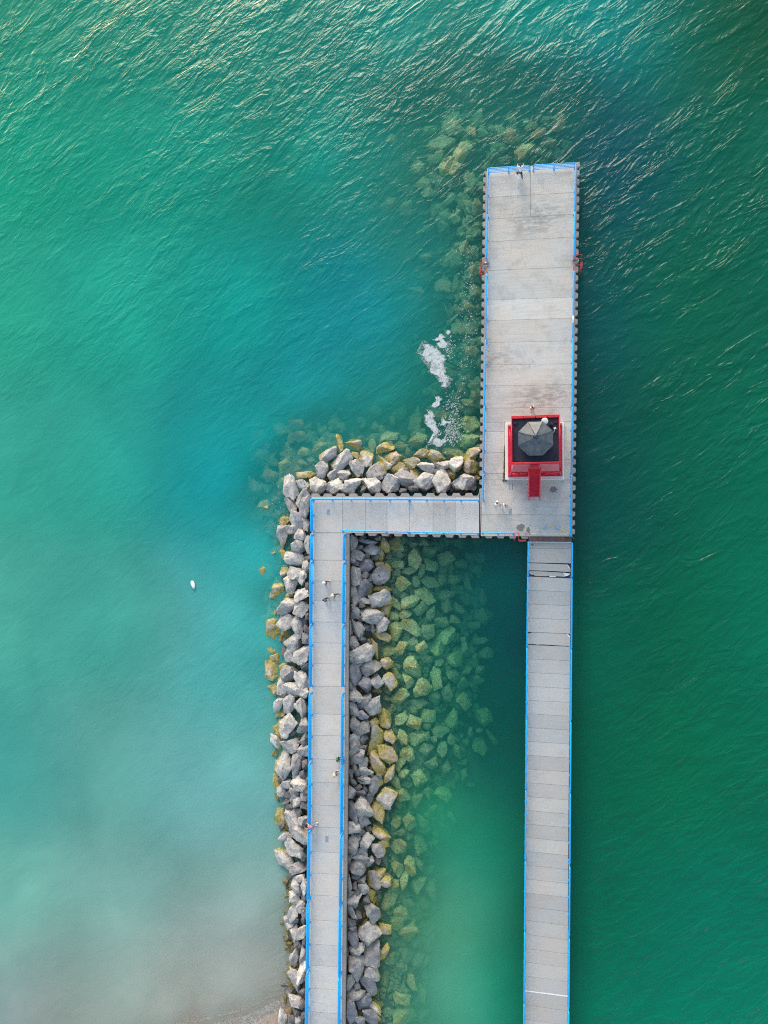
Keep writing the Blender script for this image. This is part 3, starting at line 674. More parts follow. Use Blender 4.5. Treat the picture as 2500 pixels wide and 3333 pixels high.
# lantern
def octp(r, z): return [(r * math.cos(R(22.5 + 45 * k)), r * math.sin(R(22.5 + 45 * k)), z) for k in range(8)]
fl = 1.62 / math.cos(R(22.5)); oc = Vector((cx, cy, DZ)) 
m = MB().add([Vector(v) + oc for v in octp(1.42, gz) + octp(1.42, 7.45)], [[k, (k + 1) % 8, 8 + (k + 1) % 8, 8 + k] for k in range(8)] + [list(range(8, 16))]); m.build('lantern_room', M['navy'], LH)
for k in range(8):
    a, b = octp(fl, 7.5)[k], octp(fl, 7.5)[(k + 1) % 8]; c, d = octp(.2, 8.52)[k], octp(.2, 8.52)[(k + 1) % 8]
    vs = [a, b, d, c] + [(v[0], v[1], v[2] - .07) for v in (a, b, d, c)]
    MB().add([Vector(v) + oc for v in vs], [[0, 1, 2, 3], [7, 6, 5, 4], [0, 4, 5, 1], [1, 5, 6, 2], [2, 6, 7, 3], [3, 7, 4, 0]]).build('roof_panel', M['roofpanel'], LH)
    MB().tube([Vector(a) + oc + Vector((0, 0, .01)), Vector(c) + oc + Vector((0, 0, .01))], .03, 6).build('roof_seam', M['roofpanel'], LH, True)
MB().lathe([(.15, 8.45), (.24, 8.55), (.26, 8.68), (.2, 8.82), (.08, 8.9)], (cx, cy, DZ), 16).build('roof_ball', M['ball'], LH, True)
dp = P(1773, 1371, DZ + 7.0)
MB().lathe([(.05, -.05), (.32, .0), (.33, .04), (.25, .10), (.08, .13)], dp, 24, Matrix.Rotation(R(8), 3, 'X')).build('antenna_dome', M['white'], LH, True)
MB().tube([dp, (dp.x, dp.y, DZ + gz)], .04, 8).build('antenna_mast', M['white'], LH, True)
bp = P(1795, 1381, DZ + 6.6); MB().lathe([(.16, -.3), (.17, .05), (.12, .14)], bp, 12).build('vent', M['black'], LH, True)
wp = P(1806, 1394, DZ + 6.6); MB().box(wp, (.22, .18, .12), .4).build('camera_box', M['white'], LH)
MB().tube([wp, wp + Vector((-.05, -.25, -.1)), wp + Vector((-.16, -.4, -.2)), (wp.x - .3, wp.y - .45, DZ + gz + .03)], .025, 6).build('cable', M['white'], LH, True)
# stairs: from the deck up to the door on the south wall
sy0 = P(1741, 1626, DZ).y; sxm = P(1739, 1590, DZ).x; syt = cy - 2.42; st_h = 3.9
st = MB().box((sxm, syt - .35, DZ + st_h), (1.15, .75, .08)).build('stair', M['redrail'], LH)
N = 15; y1 = syt - .72; y0 = sy0 + .35
tr = MB()
for i in range(N):
    f = (i + .5) / N; tr.box((sxm, y0 + (y1 - y0) * f, DZ + st_h * f), (.96, .235, .045))
tr = tr.build('treads', M['red'], None); tr.parent = st
for s in (-1, 1):
    x = sxm + s * .52
    o = MB().tube([(x, y0 - .1, DZ + .02), (x, y1, DZ + st_h), (x, syt, DZ + st_h)], .06, 6).build('stringer', M['redrail'], None); o.parent = st
    o = MB().tube([(x + s * .03, sy0 - .05, DZ + .02), (x + s * .03, sy0 - .05, DZ + .95), (x + s * .03, y0 + .05, DZ + 1.0), (x + s * .03, y1, DZ + st_h + .95), (x + s * .03, syt, DZ + st_h + .95)], .05, 8).build('handrail', M['redrail'], None, True); o.parent = st
    o = MB().tube([(x + s * .03, y0, DZ + .5), (x + s * .03, y1, DZ + st_h + .5), (x + s * .03, syt, DZ + st_h + .5)], .03, 6).build('handrail', M['redrail'], None, True); o.parent = st
    for f in (0, .33, .66, 1):
        y = y0 + (y1 - y0) * f; zz = DZ + st_h * f
        o = MB().tube([(x + s * .03, y, zz), (x + s * .03, y, zz + .95)], .035, 6).build('post', M['redrail'], None, True); o.parent = st
MB().box((sxm, syt + .11, DZ + st_h + 1.0), (.85, .06, 1.9)).build('door', M['red'], LH)

# weeds at the plinth
def weeds():
    m = MB(); rnd = random.Random(3)
    for i in range(900):
        f = rnd.random(); y = 1448 + 114 * f ** .6; x = 1642.5 - rnd.random() * 4 * f - (3 if f > .96 else 0)
        if f > .9: x = 1636 + rnd.random() * 13; y = 1562 + rnd.uniform(-4, 6)
        p = P(x, y, DZ + .01); a = rnd.random() * 6.28; l = rnd.uniform(.05, .13); h = rnd.uniform(.03, .16)
        d = Vector((math.cos(a), math.sin(a), 0)); s = Vector((-d.y, d.x, 0)) * .018
        m.add([p - s, p + s, p + d * l + Vector((0, 0, h))], [[0, 1, 2]])
    t = NT('weed_leaves'); n = t.noise(t.pos(), 4, 3); t.bsdf(t.mix(t.ramp(n, .35, .6), (.05, .075, .012, 1), (.14, .10, .03, 1)), .8)
    tag(m.build('weeds', t.m), 'strip of green and brown weeds along the left foot of the lighthouse plinth', 'weeds', kind='stuff')
weeds()

# small white float out on the water
bp = P(629, 1903, .1)
m = MB(); n = 20
prof = [(-.06, .75), (.0, .95), (.08, 1.0), (.15, .85), (.17, .5)]
vs = []; fs = []
for z_, k in prof:
    for i in range(n):
        a = 2 * math.pi * i / n; wdt = .23 * (1 - .22 * math.cos(a)) ; vs.append(Vector((math.cos(a) * .50 * k, math.sin(a) * wdt * k, z_)))
for j in range(len(prof) - 1):
    for i in range(n): fs.append([j * n + i, j * n + (i + 1) % n, (j + 1) * n + (i + 1) % n, (j + 1) * n + i])
fs += [list(range(n))[::-1], [(len(prof) - 1) * n + i for i in range(n)]]
rz = Matrix.Rotation(R(-70), 3, 'Z')
M['hull'] = mat_paint('white_gelcoat', (.82, .80, .77), .3, .03)
tag(MB().add([rz @ v + bp for v in vs], fs).build('float', M['hull'], None, True), 'long white float drifting alone on the open turquoise water', 'float')

# ------------------------------------------------------------------ boulders
# cx cy rx ry angle kind ; kind d dry, w at the waterline, s shallow under water, m deeper, k deep
RA = """690 855 155 95 80 d|850 820 85 60 5 d|1040 845 115 100 20 d|1145 790 60 40 20 d|1275 850 120 85 -15 d|1520 840 135 100 0 d|1115 630 115 80 80 d|1245 695 75 70 0 d|1410 690 95 80 0 d|1330 725 60 38 0 d|1375 500 160 95 -50 d|1190 420 140 75 -30 d|1580 600 95 105 0 d|1545 275 110 70 10 w|1100 330 120 90 -40 s|1350 260 110 40 80 w|1555 430 90 50 30 w|900 690 120 45 -5 w|615 570 95 85 90 s|415 690 95 85 -10 m|210 820 110 110 0 k|340 1140 110 100 80 s|845 1010 130 75 -60 d|890 1110 145 70 -75 d|690 1090 120 55 60 d|780 1290 130 95 70 d|900 1360 90 45 70 d|825 1490 80 72 0 d|720 1430 85 60 -30 d|610 1300 95 65 -45 w|570 1510 150 75 -75 d|590 790 90 85 90 s|250 150 100 60 -30 m|810 165 120 75 0 m|770 10 110 70 0 m|880 370 90 60 0 s|860 520 70 60 0 m|800 610 70 55 0 s|290 420 100 80 0 k|500 1030 60 50 0 m|500 1220 60 50 0 m|980 480 60 60 0 s|1370 30 60 50 0 k|1250 170 50 60 0 k|560 950 60 40 0 m"""
RB = """310 470 88 75 60 w|375 350 100 45 80 s|510 370 95 70 -45 w|560 230 105 70 -20 m|675 340 85 50 10 s|860 270 105 85 10 s|500 520 95 62 50 w|620 480 105 75 -20 w|430 620 115 88 -45 d|365 755 112 72 30 d|565 750 98 92 0 d|740 700 120 82 22 d|655 580 75 55 -30 w|740 605 40 35 0 d|845 640 80 45 40 w|800 515 90 65 0 w|905 425 90 48 -20 w|950 580 88 62 0 d|950 720 112 85 -22 d|1120 545 80 68 -45 d|1060 460 98 60 22 w|1120 725 120 88 80 d|1275 520 92 78 90 d|1445 550 102 82 80 w|1210 650 60 45 0 w|1370 745 125 95 -20 d|1250 420 122 55 10 s|1440 440 110 60 -40 w|1420 270 115 80 -10 s|1430 110 108 95 0 s|1510 690 32 25 0 w|820 800 60 35 0 d|705 830 40 38 0 d|1120 845 36 34 0 d|510 650 42 26 0 d|1050 610 32 26 0 d|275 820 50 30 90 d|1240 830 40 20 0 w|1080 25 100 30 0 s|770 400 60 48 90 s"""
RZ3 = """1265 470 120 95 0 m|1080 1070 110 50 -75 m|1310 1150 90 75 80 m|1190 1280 112 60 20 s|780 1480 130 70 10 m|1130 100 200 120 0 k|950 800 110 80 0 k|1250 300 80 60 0 k|1330 2000 90 60 0 s"""
RZ2 = """1190 290 120 90 90 m|1290 400 80 80 0 m|1390 680 112 105 0 m|1370 1010 105 92 80 m|1280 1290 90 80 0 m|1430 1290 50 50 0 m|1200 1620 180 130 0 k|1110 1360 70 50 0 m|380 1070 150 120 0 k|850 950 150 120 0 k|560 470 110 70 0 k|1300 130 80 50 0 k"""
RNW = """715 400 125 55 -65 m|620 500 80 60 -20 m|655 520 60 45 -70 s|620 445 45 22 5 s|515 440 70 40 -20 k|560 330 110 60 0 k|790 240 62 42 70 m|415 635 70 50 0 k|1090 270 62 50 80 m|1205 375 95 48 -38 m|1310 250 62 36 -40 m|1255 190 55 30 0 k|1475 180 58 38 -60 m|650 200 90 70 0 k|170 290 50 40 0 k|380 520 60 60 0 k|840 800 62 40 80 m|1050 450 60 30 0 k|1400 320 60 40 0 k|150 790 70 50 0 k|290 820 50 60 0 k|470 700 70 50 0 k"""
RC = """510 260 75 75 0 d|600 240 90 30 90 d|320 330 82 60 30 w|215 330 90 65 -60 s|160 520 85 72 30 s|460 395 115 65 10 d|255 440 60 35 0 s|270 580 45 40 0 m|600 390 40 35 0 d|590 480 60 45 80 d|380 530 62 60 0 w|475 550 85 72 30 d|540 595 70 60 80 d|430 665 98 72 80 d|265 710 102 80 70 w|420 770 60 45 0 w|540 780 90 72 -45 d|600 700 50 30 90 d|385 920 102 92 10 d|540 935 80 75 0 d|225 945 98 78 85 s|380 1080 88 78 10 d|515 1120 118 72 70 d|595 1150 50 35 90 d|600 1020 40 25 90 d|235 1150 102 70 80 w|350 1200 70 50 0 w|330 1240 50 40 0 w|470 1300 92 82 45 d|580 1255 55 45 80 d|235 1365 92 82 20 s|370 1290 50 40 80 d|410 1430 70 58 80 d|545 1430 112 78 -50 d|270 1470 70 50 0 w|345 1400 60 30 80 d|1090 220 82 50 -80 d|1195 170 40 35 0 d|1250 210 100 25 5 d|1355 165 42 34 10 d|1160 270 40 30 0 d|1280 290 85 50 8 d|1430 240 82 45 60 w|1380 340 88 45 80 w|1335 370 50 45 0 d|1130 345 88 50 10 d|1225 380 62 32 -35 d|1075 390 50 50 0 d|1220 470 90 72 -25 d|1120 440 50 35 0 d|1115 580 98 60 80 d|1220 575 52 42 -20 d|1280 590 45 30 80 d|1400 570 115 85 -40 d|1390 470 55 45 0 w|1220 710 90 80 90 d|1405 710 100 30 0 w|1395 830 115 98 -40 d|1095 790 102 52 80 d|1210 850 75 35 10 d|1190 890 40 35 0 d|1105 965 75 60 85 d|1285 1005 122 80 12 d|1145 1145 105 62 65 d|1180 1040 50 30 0 d|1405 1110 85 65 -60 d|1245 1140 45 38 0 d|1300 1140 55 30 75 d|1055 1140 90 28 90 d|1095 1290 60 60 0 d|1195 1265 45 38 0 d|1255 1290 32 30 0 d|1185 1430 145 80 -25 d|1330 1370 108 45 65 w|1075 1380 42 38 0 d|1400 1225 102 45 10 w|1450 950 78 50 -60 w|1550 1180 105 85 80 s|1530 1010 60 50 0 s|1475 1380 88 60 -30 s|1600 1370 105 55 -50 s|1560 870 92 48 60 s"""
RD = """290 260 100 85 -30 s|500 390 108 75 -80 s|210 370 40 30 0 s|195 440 30 30 0 s|305 455 78 50 5 s|300 540 50 48 0 s|440 525 78 40 0 m|570 530 82 38 -75 m|665 450 90 80 80 m|490 240 50 38 -60 m|600 210 65 45 0 m|660 300 90 60 -30 m|840 385 98 85 0 m|370 670 92 75 10 s|510 640 60 50 90 m|670 650 108 62 28 m|790 620 60 45 90 m|930 610 72 60 -30 m|1065 650 88 45 70 m|620 790 122 72 28 m|845 770 90 65 -35 m|450 860 108 62 -20 s|570 930 88 68 -60 m|670 980 85 45 -80 m|835 905 72 62 80 m|985 930 82 52 15 m|1240 1010 110 90 10 k|395 995 70 52 -20 s|785 1080 85 58 0 m|930 1045 66 44 0 m|1130 1110 80 45 0 k|465 1140 125 72 38 s|640 1185 85 78 90 m|860 1220 102 72 -45 m|1025 1265 36 34 0 m|1035 1360 75 40 80 m|1215 1275 85 38 0 m|750 1330 110 72 -70 m|460 1320 88 70 -30 m|570 1345 66 46 -40 s|625 1480 62 44 0 m|765 1515 55 38 -10 m|940 1480 92 78 -20 m|1270 1410 85 65 0 k|1205 1600 66 50 -45 m|465 1570 125 82 70 s|200 1520 66 60 0 w|290 1600 92 40 75 s|735 1680 125 62 75 m|905 1660 88 68 20 m|1010 1740 70 60 -40 m|240 1710 85 62 45 w|415 1710 82 62 40 s|585 1800 108 88 -70 s|340 1880 100 68 -50 s|200 1810 50 35 0 s|200 1900 42 30 0 s|540 1950 112 60 0 m|720 1900 80 68 80 m|850 1850 85 60 70 m|1030 1930 92 78 30 m|1190 1700 60 50 0 k|1000 450 70 50 0 k|1150 500 70 50 0 k|960 220 80 60 0 k|1200 380 60 60 0 k|1240 800 45 90 10 k|330 350 60 40 0 m|360 200 60 50 0 m|780 230 60 80 0 k|1130 1500 60 80 0 k|1060 1600 60 50 0 k|540 1230 70 50 0 k|380 770 60 50 0 m|500 1080 70 40 0 k|820 1420 60 50 0 k"""
RE = """220 100 100 85 80 w|400 150 90 82 30 d|350 60 70 42 -60 w|570 60 50 45 0 d|550 215 105 62 60 d|330 275 90 58 85 d|240 310 70 60 0 w|445 315 85 78 0 d|555 345 70 50 0 d|345 385 32 30 0 d|290 470 82 45 -80 d|320 570 56 48 0 w|405 470 96 62 -80 d|540 500 96 70 80 d|385 690 118 100 -70 d|550 690 85 62 80 d|450 770 42 34 -60 d|500 770 26 22 0 d|285 770 90 50 60 w|260 870 88 42 60 d|430 890 95 85 -50 d|565 845 65 42 90 d|560 970 66 54 0 d|265 990 42 40 0 w|345 1110 152 85 82 d|470 1130 142 60 -72 d|545 1060 38 34 0 d|580 1130 60 38 90 d|555 1225 45 40 0 d|265 1150 82 40 70 w|510 1330 82 78 0 d|315 1270 46 38 0 d|375 1340 60 52 -60 d|270 1310 88 45 70 w|320 1410 60 48 80 d|575 1430 55 35 90 d|430 1440 45 35 90 d|490 1440 42 40 0 d|380 1450 48 40 80 d|600 1290 40 20 90 d|1160 20 66 40 0 d|1110 150 105 72 70 d|1280 75 112 72 -20 d|1345 215 75 62 70 d|1355 300 55 42 0 w|1225 260 88 70 60 d|1060 270 60 30 80 d|1120 360 86 78 0 d|1215 440 92 60 -65 d|1325 490 112 80 -50 d|1090 530 85 55 60 d|1200 590 60 48 10 d|1120 720 112 62 65 d|1220 720 60 54 70 d|1315 670 58 52 20 w|1435 620 100 58 80 w|1320 860 150 78 -68 w|1210 860 50 45 80 d|1110 870 86 72 70 d|1070 960 88 68 -45 d|1200 940 40 30 0 d|1135 1040 98 72 -25 d|1350 1110 128 66 52 w|1205 1110 60 54 60 d|1100 1165 50 42 80 d|1230 1195 75 55 0 d|1140 1215 50 35 80 d|1215 1290 70 38 5 d|1340 1360 98 74 85 d|1150 1370 50 38 -10 d|1230 1380 40 28 80 d|1090 1310 50 48 0 d|1065 1420 65 55 60 d|1180 1430 56 34 -10 d|1375 1250 36 25 20 d|1060 1220 50 38 90 d|1270 1460 50 38 80 d|1180 1290 40 36 0 d"""
RF = """250 30 70 38 -70 s|345 130 92 60 -50 s|490 170 82 68 10 s|630 90 102 78 25 m|480 30 62 48 0 m|890 120 96 80 80 m|1240 100 112 92 20 m|620 210 55 48 0 m|240 320 70 62 80 w|370 325 86 55 75 s|520 330 112 78 -40 m|780 265 102 62 -10 m|900 350 75 48 90 m|700 350 42 38 0 m|630 320 50 30 90 m|1100 275 55 28 90 m|1195 255 36 30 0 m|1330 320 108 36 58 m|200 500 118 78 48 w|430 500 82 74 20 s|615 455 88 74 10 m|795 460 102 62 82 m|960 480 90 50 55 m|1210 430 102 88 80 k|270 440 50 35 80 s|340 610 88 45 -65 s|670 620 82 58 -20 m|840 645 80 48 -85 m|220 720 102 52 -72 w|295 820 88 52 50 s|380 730 62 55 0 s|555 780 108 82 75 m|500 620 90 50 20 k|1030 740 66 55 -45 m|880 810 72 60 0 k|1100 830 60 40 0 k|195 975 105 88 -70 w|370 960 88 65 20 s|335 1050 60 42 75 s|505 1000 92 58 -60 m|640 930 70 54 80 m|800 950 95 80 -10 m|100 1120 142 70 65 w|190 1190 45 34 80 s|690 1100 52 36 -60 m|600 1050 70 50 0 k|145 1345 92 78 5 w|300 1240 70 60 80 s|440 1240 90 68 85 s|590 1230 88 64 70 m|335 1350 66 44 0 s|440 1380 60 50 0 m|600 1320 72 42 -20 m|900 1200 78 28 55 m|90 1550 82 60 12 d|160 1480 60 50 0 w|325 1500 90 78 10 s|545 1480 98 70 60 m|170 1670 82 34 80 s|100 1660 40 30 90 d|300 1740 86 76 20 s|280 1640 60 50 0 m|450 1720 102 58 70 s|550 1700 78 34 60 m|100 1790 88 62 -50 w|60 1860 92 72 80 d|180 1870 70 60 0 w|270 1900 72 58 30 s|385 1870 118 46 -85 s|530 1900 102 70 -60 m|680 1950 72 60 0 k|730 1620 62 60 0 k|800 1280 60 50 0 k|760 720 70 50 0 k|1000 600 60 40 0 k"""
RG = """295 150 62 38 50 w|455 130 80 68 80 d|500 200 60 50 0 d|575 120 75 45 90 d|370 200 46 38 0 d|410 260 50 38 -60 d|570 230 50 40 0 d|440 360 122 70 75 d|510 320 50 40 80 d|335 390 115 80 75 w|330 460 50 30 80 d|560 410 60 50 0 d|520 540 115 68 35 d|370 590 66 58 -30 d|460 690 120 68 52 d|350 820 125 78 60 d|560 790 60 30 90 d|500 910 98 54 -10 d|515 1010 56 48 20 d|430 1000 50 35 90 d|480 1110 92 58 70 d|565 1120 80 34 95 d|375 1060 40 34 60 w|395 1160 40 30 0 w|470 1230 76 58 30 d|565 1210 60 34 90 d|340 1160 60 38 70 s|300 960 50 40 0 m|320 1030 40 30 0 m|530 1330 60 52 80 d|450 1390 88 50 -60 d|345 1310 66 34 50 s|430 1470 70 45 0 d|560 1400 68 38 90 d|370 1390 40 30 90 m|1190 250 118 88 70 d|1050 200 40 25 90 d|1265 170 60 38 -70 d|1085 310 108 55 75 d|1210 390 78 48 40 d|1090 470 78 60 -10 d|1165 450 46 34 50 d|1255 500 50 44 0 w|1180 530 45 40 0 d|1135 570 45 34 70 d|1100 660 108 70 82 d|1240 630 86 66 -80 d|1055 750 60 40 80 d|1185 745 60 48 0 d|1160 805 90 44 15 d|1265 850 62 40 -65 d|1130 900 92 72 20 d|1040 830 50 35 80 d|1130 1005 46 40 0 d|1190 1040 60 38 -60 d|1110 1110 50 30 80 d|1205 1130 60 50 70 d|1035 1060 92 36 78 d|1060 1170 50 40 0 d|1150 1180 50 42 0 d|1120 1260 90 74 80 d|1235 1255 50 40 80 d|1060 1350 105 45 58 d|1285 1380 102 85 25 d|1150 1415 38 38 0 d|1060 1480 60 30 0 d|1290 1200 60 50 70 w|1375 1220 45 25 90 s|1365 1440 40 38 0 s"""
RH = """430 330 72 58 -20 d|560 320 40 30 90 d|330 340 30 20 0 w|380 410 42 38 0 s|460 470 88 40 80 d|540 450 88 48 -45 d|500 560 48 46 0 d|565 520 70 26 90 d|370 500 36 34 0 w|405 555 40 18 0 w|400 600 46 34 0 s|460 700 78 42 -78 d|545 690 88 38 80 d|370 770 48 38 85 s|345 840 36 30 0 s|350 680 40 30 90 m|540 880 112 44 -75 d|480 950 115 46 62 d|405 880 38 22 90 w|400 935 22 20 0 w|355 1010 46 27 -12 d|410 1070 38 35 0 d|455 1050 52 28 72 w|355 1140 58 27 80 w|470 1170 75 64 70 d|540 1230 50 44 -50 d|545 1090 40 30 -30 d|335 1350 95 45 -78 d|420 1300 44 30 80 w|430 1390 44 34 80 d|500 1310 45 40 0 d|500 1400 60 45 80 d|555 1370 60 25 90 d|1065 340 62 38 -15 d|1085 400 50 30 0 d|1095 500 106 55 85 d|1255 455 125 112 20 d|1310 650 122 94 -75 d|1120 630 88 62 -20 d|1110 820 120 90 -75 d|1280 870 102 76 62 d|1330 810 60 30 75 w|1020 670 60 26 90 d|1160 900 50 40 90 d|1055 990 92 42 -68 d|1130 1000 50 38 80 d|1270 1020 105 62 58 d|1125 1095 85 68 -40 d|1020 1140 60 28 90 d|1215 1180 98 62 -70 d|1070 1290 115 66 -88 d|1320 1250 86 66 40 w|1280 1350 100 62 45 d|1165 1400 60 50 0 d|1165 1300 40 30 90 w|1420 650 98 50 -75 w|1430 400 82 52 20 w"""
RI = """35 110 60 45 90 s|115 140 45 25 85 s|225 160 118 78 -78 s|270 10 60 50 0 s|600 170 88 72 20 m|690 80 108 58 62 m|430 200 78 58 20 m|370 300 92 58 20 s|315 400 82 72 -60 s|435 500 122 84 -15 s|120 345 36 34 0 s|150 560 46 38 60 s|230 610 74 40 62 s|230 790 84 66 -40 s|380 610 45 35 80 m|520 620 70 60 0 m|430 740 82 78 0 m|520 820 112 56 -62 m|620 840 78 34 -60 m|160 980 115 68 -78 s|240 1040 50 30 85 m|460 1040 92 60 62 s|340 880 60 50 0 m|390 900 45 35 90 m|280 1130 82 45 10 m|390 1140 50 30 0 m|570 1165 92 60 82 m|80 1160 60 50 80 s|360 1230 95 60 8 s|340 1330 72 44 -20 m|210 1370 60 52 50 m|385 1400 122 95 -40 s|130 1450 60 50 80 s|940 870 60 30 10 m|550 330 90 30 -5 k"""
K = 3.318
rocks = []
for txt, ox, oy, sc_ in ((RA, 780, 1380, 4.1475), (RB, 1100, 1350, K), (RZ3, 1280, 1050, 4.916), (RZ2, 1280, 750, 5.184), (RNW, 1200, 330, 2.37), (RC, 820, 1700, K), (RD, 1200, 1700, K), (RE, 820, 2150, K), (RF, 1200, 2300, K), (RG, 820, 2550, K), (RH, 820, 2900, K), (RI, 1200, 2880, K)):
    for e in txt.split('|'):
        a = e.split(); rocks.append([ox + float(a[0]) / sc_, oy + float(a[1]) / sc_, float(a[2]) / sc_, float(a[3]) / sc_, float(a[4]), a[5]])

def rock_mesh(seed, npts, sub, name='boulder'):
    rnd = random.Random(seed); bm = bmesh.new(); pw = rnd.choice((2.2, 3, 3.6, 4.5))
    for i in range(npts):
        v = Vector((rnd.gauss(0, 1), rnd.gauss(0, 1), rnd.gauss(0, 1))).normalized()
        k = (abs(v.x) ** pw + abs(v.y) ** pw + abs(v.z) ** pw) ** (1 / pw)
        bm.verts.new(v / k * rnd.uniform(.74, 1.0))
    r = bmesh.ops.convex_hull(bm, input=bm.verts)
    bmesh.ops.delete(bm, geom=[g for g in r['geom_interior'] if isinstance(g, bmesh.types.BMVert)], context='VERTS')
    bmesh.ops.dissolve_limit(bm, angle_limit=R(14), verts=bm.verts, edges=bm.edges)
    bmesh.ops.bevel(bm, geom=list(bm.edges), offset=.02, segments=1, affect='EDGES', clamp_overlap=True)
    bmesh.ops.triangulate(bm, faces=bm.faces)
    if sub:
        for _ in range(sub):
            long = [e for e in bm.edges if e.calc_length() > .16]
            bmesh.ops.subdivide_edges(bm, edges=long, cuts=1 if sub < 2 else 2); bmesh.ops.triangulate(bm, faces=bm.faces)
    bm.normal_update(); o = Vector((seed * 3.1, seed * 1.7, 0))
    for v in bm.verts:
        n = v.normal.copy(); c = v.co
        d = noise.fractal(c * 1.3 + o, 1, 2, 4) * .09 + noise.fractal(c * 5 + o, .7, 2, 4) * .055
        rdg = 1 - abs(noise.noise(Vector((c.x * 1.4, c.y * 1.4, c.z * 5)) + o)) * 2
        v.co = c + n * (d - max(0, rdg - .72) * .16)
    me = bpy.data.meshes.new(name); bm.to_mesh(me); bm.free()
    xs = [v.co for v in me.vertices]
    lo = [min(v[i] for v in xs) for i in range(3)]; hi = [max(v[i] for v in xs) for i in range(3)]
    for v in me.vertices: v.co = Vector([(v.co[i] - (lo[i] + hi[i]) / 2) * 2 / (hi[i] - lo[i]) for i in range(3)])
    for p in me.polygons: p.use_smooth = True
    return me
NPROTO = 44
PROTO = [rock_mesh(i + 1, random.Random(i).choice((9, 11, 13, 16, 20)), 2) for i in range(NPROTO)]
for m_ in PROTO: m_.materials.append(M['rock'])
LOWP = [rock_mesh(i + 100, 12, 0, 'stone') for i in range(14)]

def wall_gap(px, py):
    """distance in photo pixels from the nearest walkway wall"""
    if py < 1612 and px > 1000: return max(0, 1606 - py)
    if px < 1072: return max(0, 1006 - px)
    return max(0, px - 1134)
def place(r):
    px, py, a, b, ang, k = r
    g = wall_gap(px, py); mr = (a + b) / 60; hv = max(.28, .78 * min(a, b) / 30)
    if k == 'd': z = max(.25, 1.15 - g / 100) + random.uniform(-.12, .15); z = max(z, .35 - .1 * hv)
    elif k == 'w': z = .12 - .38 * hv
    elif k == 's': z = -.28 - hv * .8 - random.uniform(0, .25)
    elif k == 'm': z = -1.15 - hv * .8 - random.uniform(0, .5)
    else: z = (-1.3 if py < 1600 else -2.2) - hv * .8 - random.uniform(0, .4)
    if px < 1000 and py < 1790 and k in 'mk': z = (-.30 if k == 'm' else -.6) - hv * .8
    if px < 930 and py > 1640 and k == 'w': z = .02 - .5 * hv
    if px < 930 and py > 1640 and k == 's': z = -.10 - .8 * hv
    if k == 'm' and py > 1700:                       # bank slopes down steadily into the lagoon
        z = -.7 - hv * .8 - max(0, (px - 1330)) / 230 * 1.5 - random.uniform(0, .3)
    if px > 1240 and py < 1600 and k == 'm': z = -.42 - hv * .8
    if px > 1240 and py < 1600 and k == 'k': z = -1.0 - hv * .8
    return z, hv
TONES = {'pale grey': (.46, .44, .42), 'light grey': (.38, .37, .36), 'mid grey': (.29, .285, .285), 'bluish grey': (.22, .23, .26), 'tan': (.38, .32, .25)}
def bank(px, py, k):
    if py < 1260 or (py < 1600 and px > 1500 and k in 'smk' and py < 1400): return 'pier'
    if py < 1612 and px > 1000: return 'cross'
    if px < 1072: return 'left'
    return 'inner'
for r in rocks:
    z, hv = place(r); r += [z, hv]
vis = {'d': 1.0, 'w': 1.0, 's': .9, 'm': .6, 'k': .25}
order = sorted(range(len(rocks)), key=lambda i: -rocks[i][2] * rocks[i][3] * vis[rocks[i][5]] ** 2)
keep = set(order[:300])
COUNT = {}
def where(r):
    px, py, k = r[0], r[1], r[5]; bk = bank(px, py, k); g = wall_gap(px, py)
    if bk == 'pier': return 'pier', 'sunk boulders off the wide pier', px
    if bk == 'cross':
        if k == 'd': row = 'against the cross walkway' if g < 32 else 'dry, above the cross walkway'
        elif k == 'w': row = 'at the waterline above the cross walkway'
        else: row = 'under water above the cross walkway'
        return 'cross', row, px
    side = 'left bank' if bk == 'left' else 'inner bank'
    if k == 'd': row = 'against the wall, ' + side if g < (26 if bk == 'left' else 34) else 'in the dry outer row, ' + side
    elif k == 'w': row = 'half out of the water, ' + side
    elif k == 's': row = 'just under water, ' + side
    else: row = ('nearest the bank in deep water, ' if g < 230 else 'furthest out in deep water, ') + side
    return bk, row, py
rows = {}
for i in keep:
    rows.setdefault(where(rocks[i])[:2], []).append(i)
LAB = {}
for (bk, row), ids in rows.items():
    ids.sort(key=lambda i: where(rocks[i])[2])
    for n_, i in enumerate(ids):
        LAB[i] = (bk, row, n_ + 1)
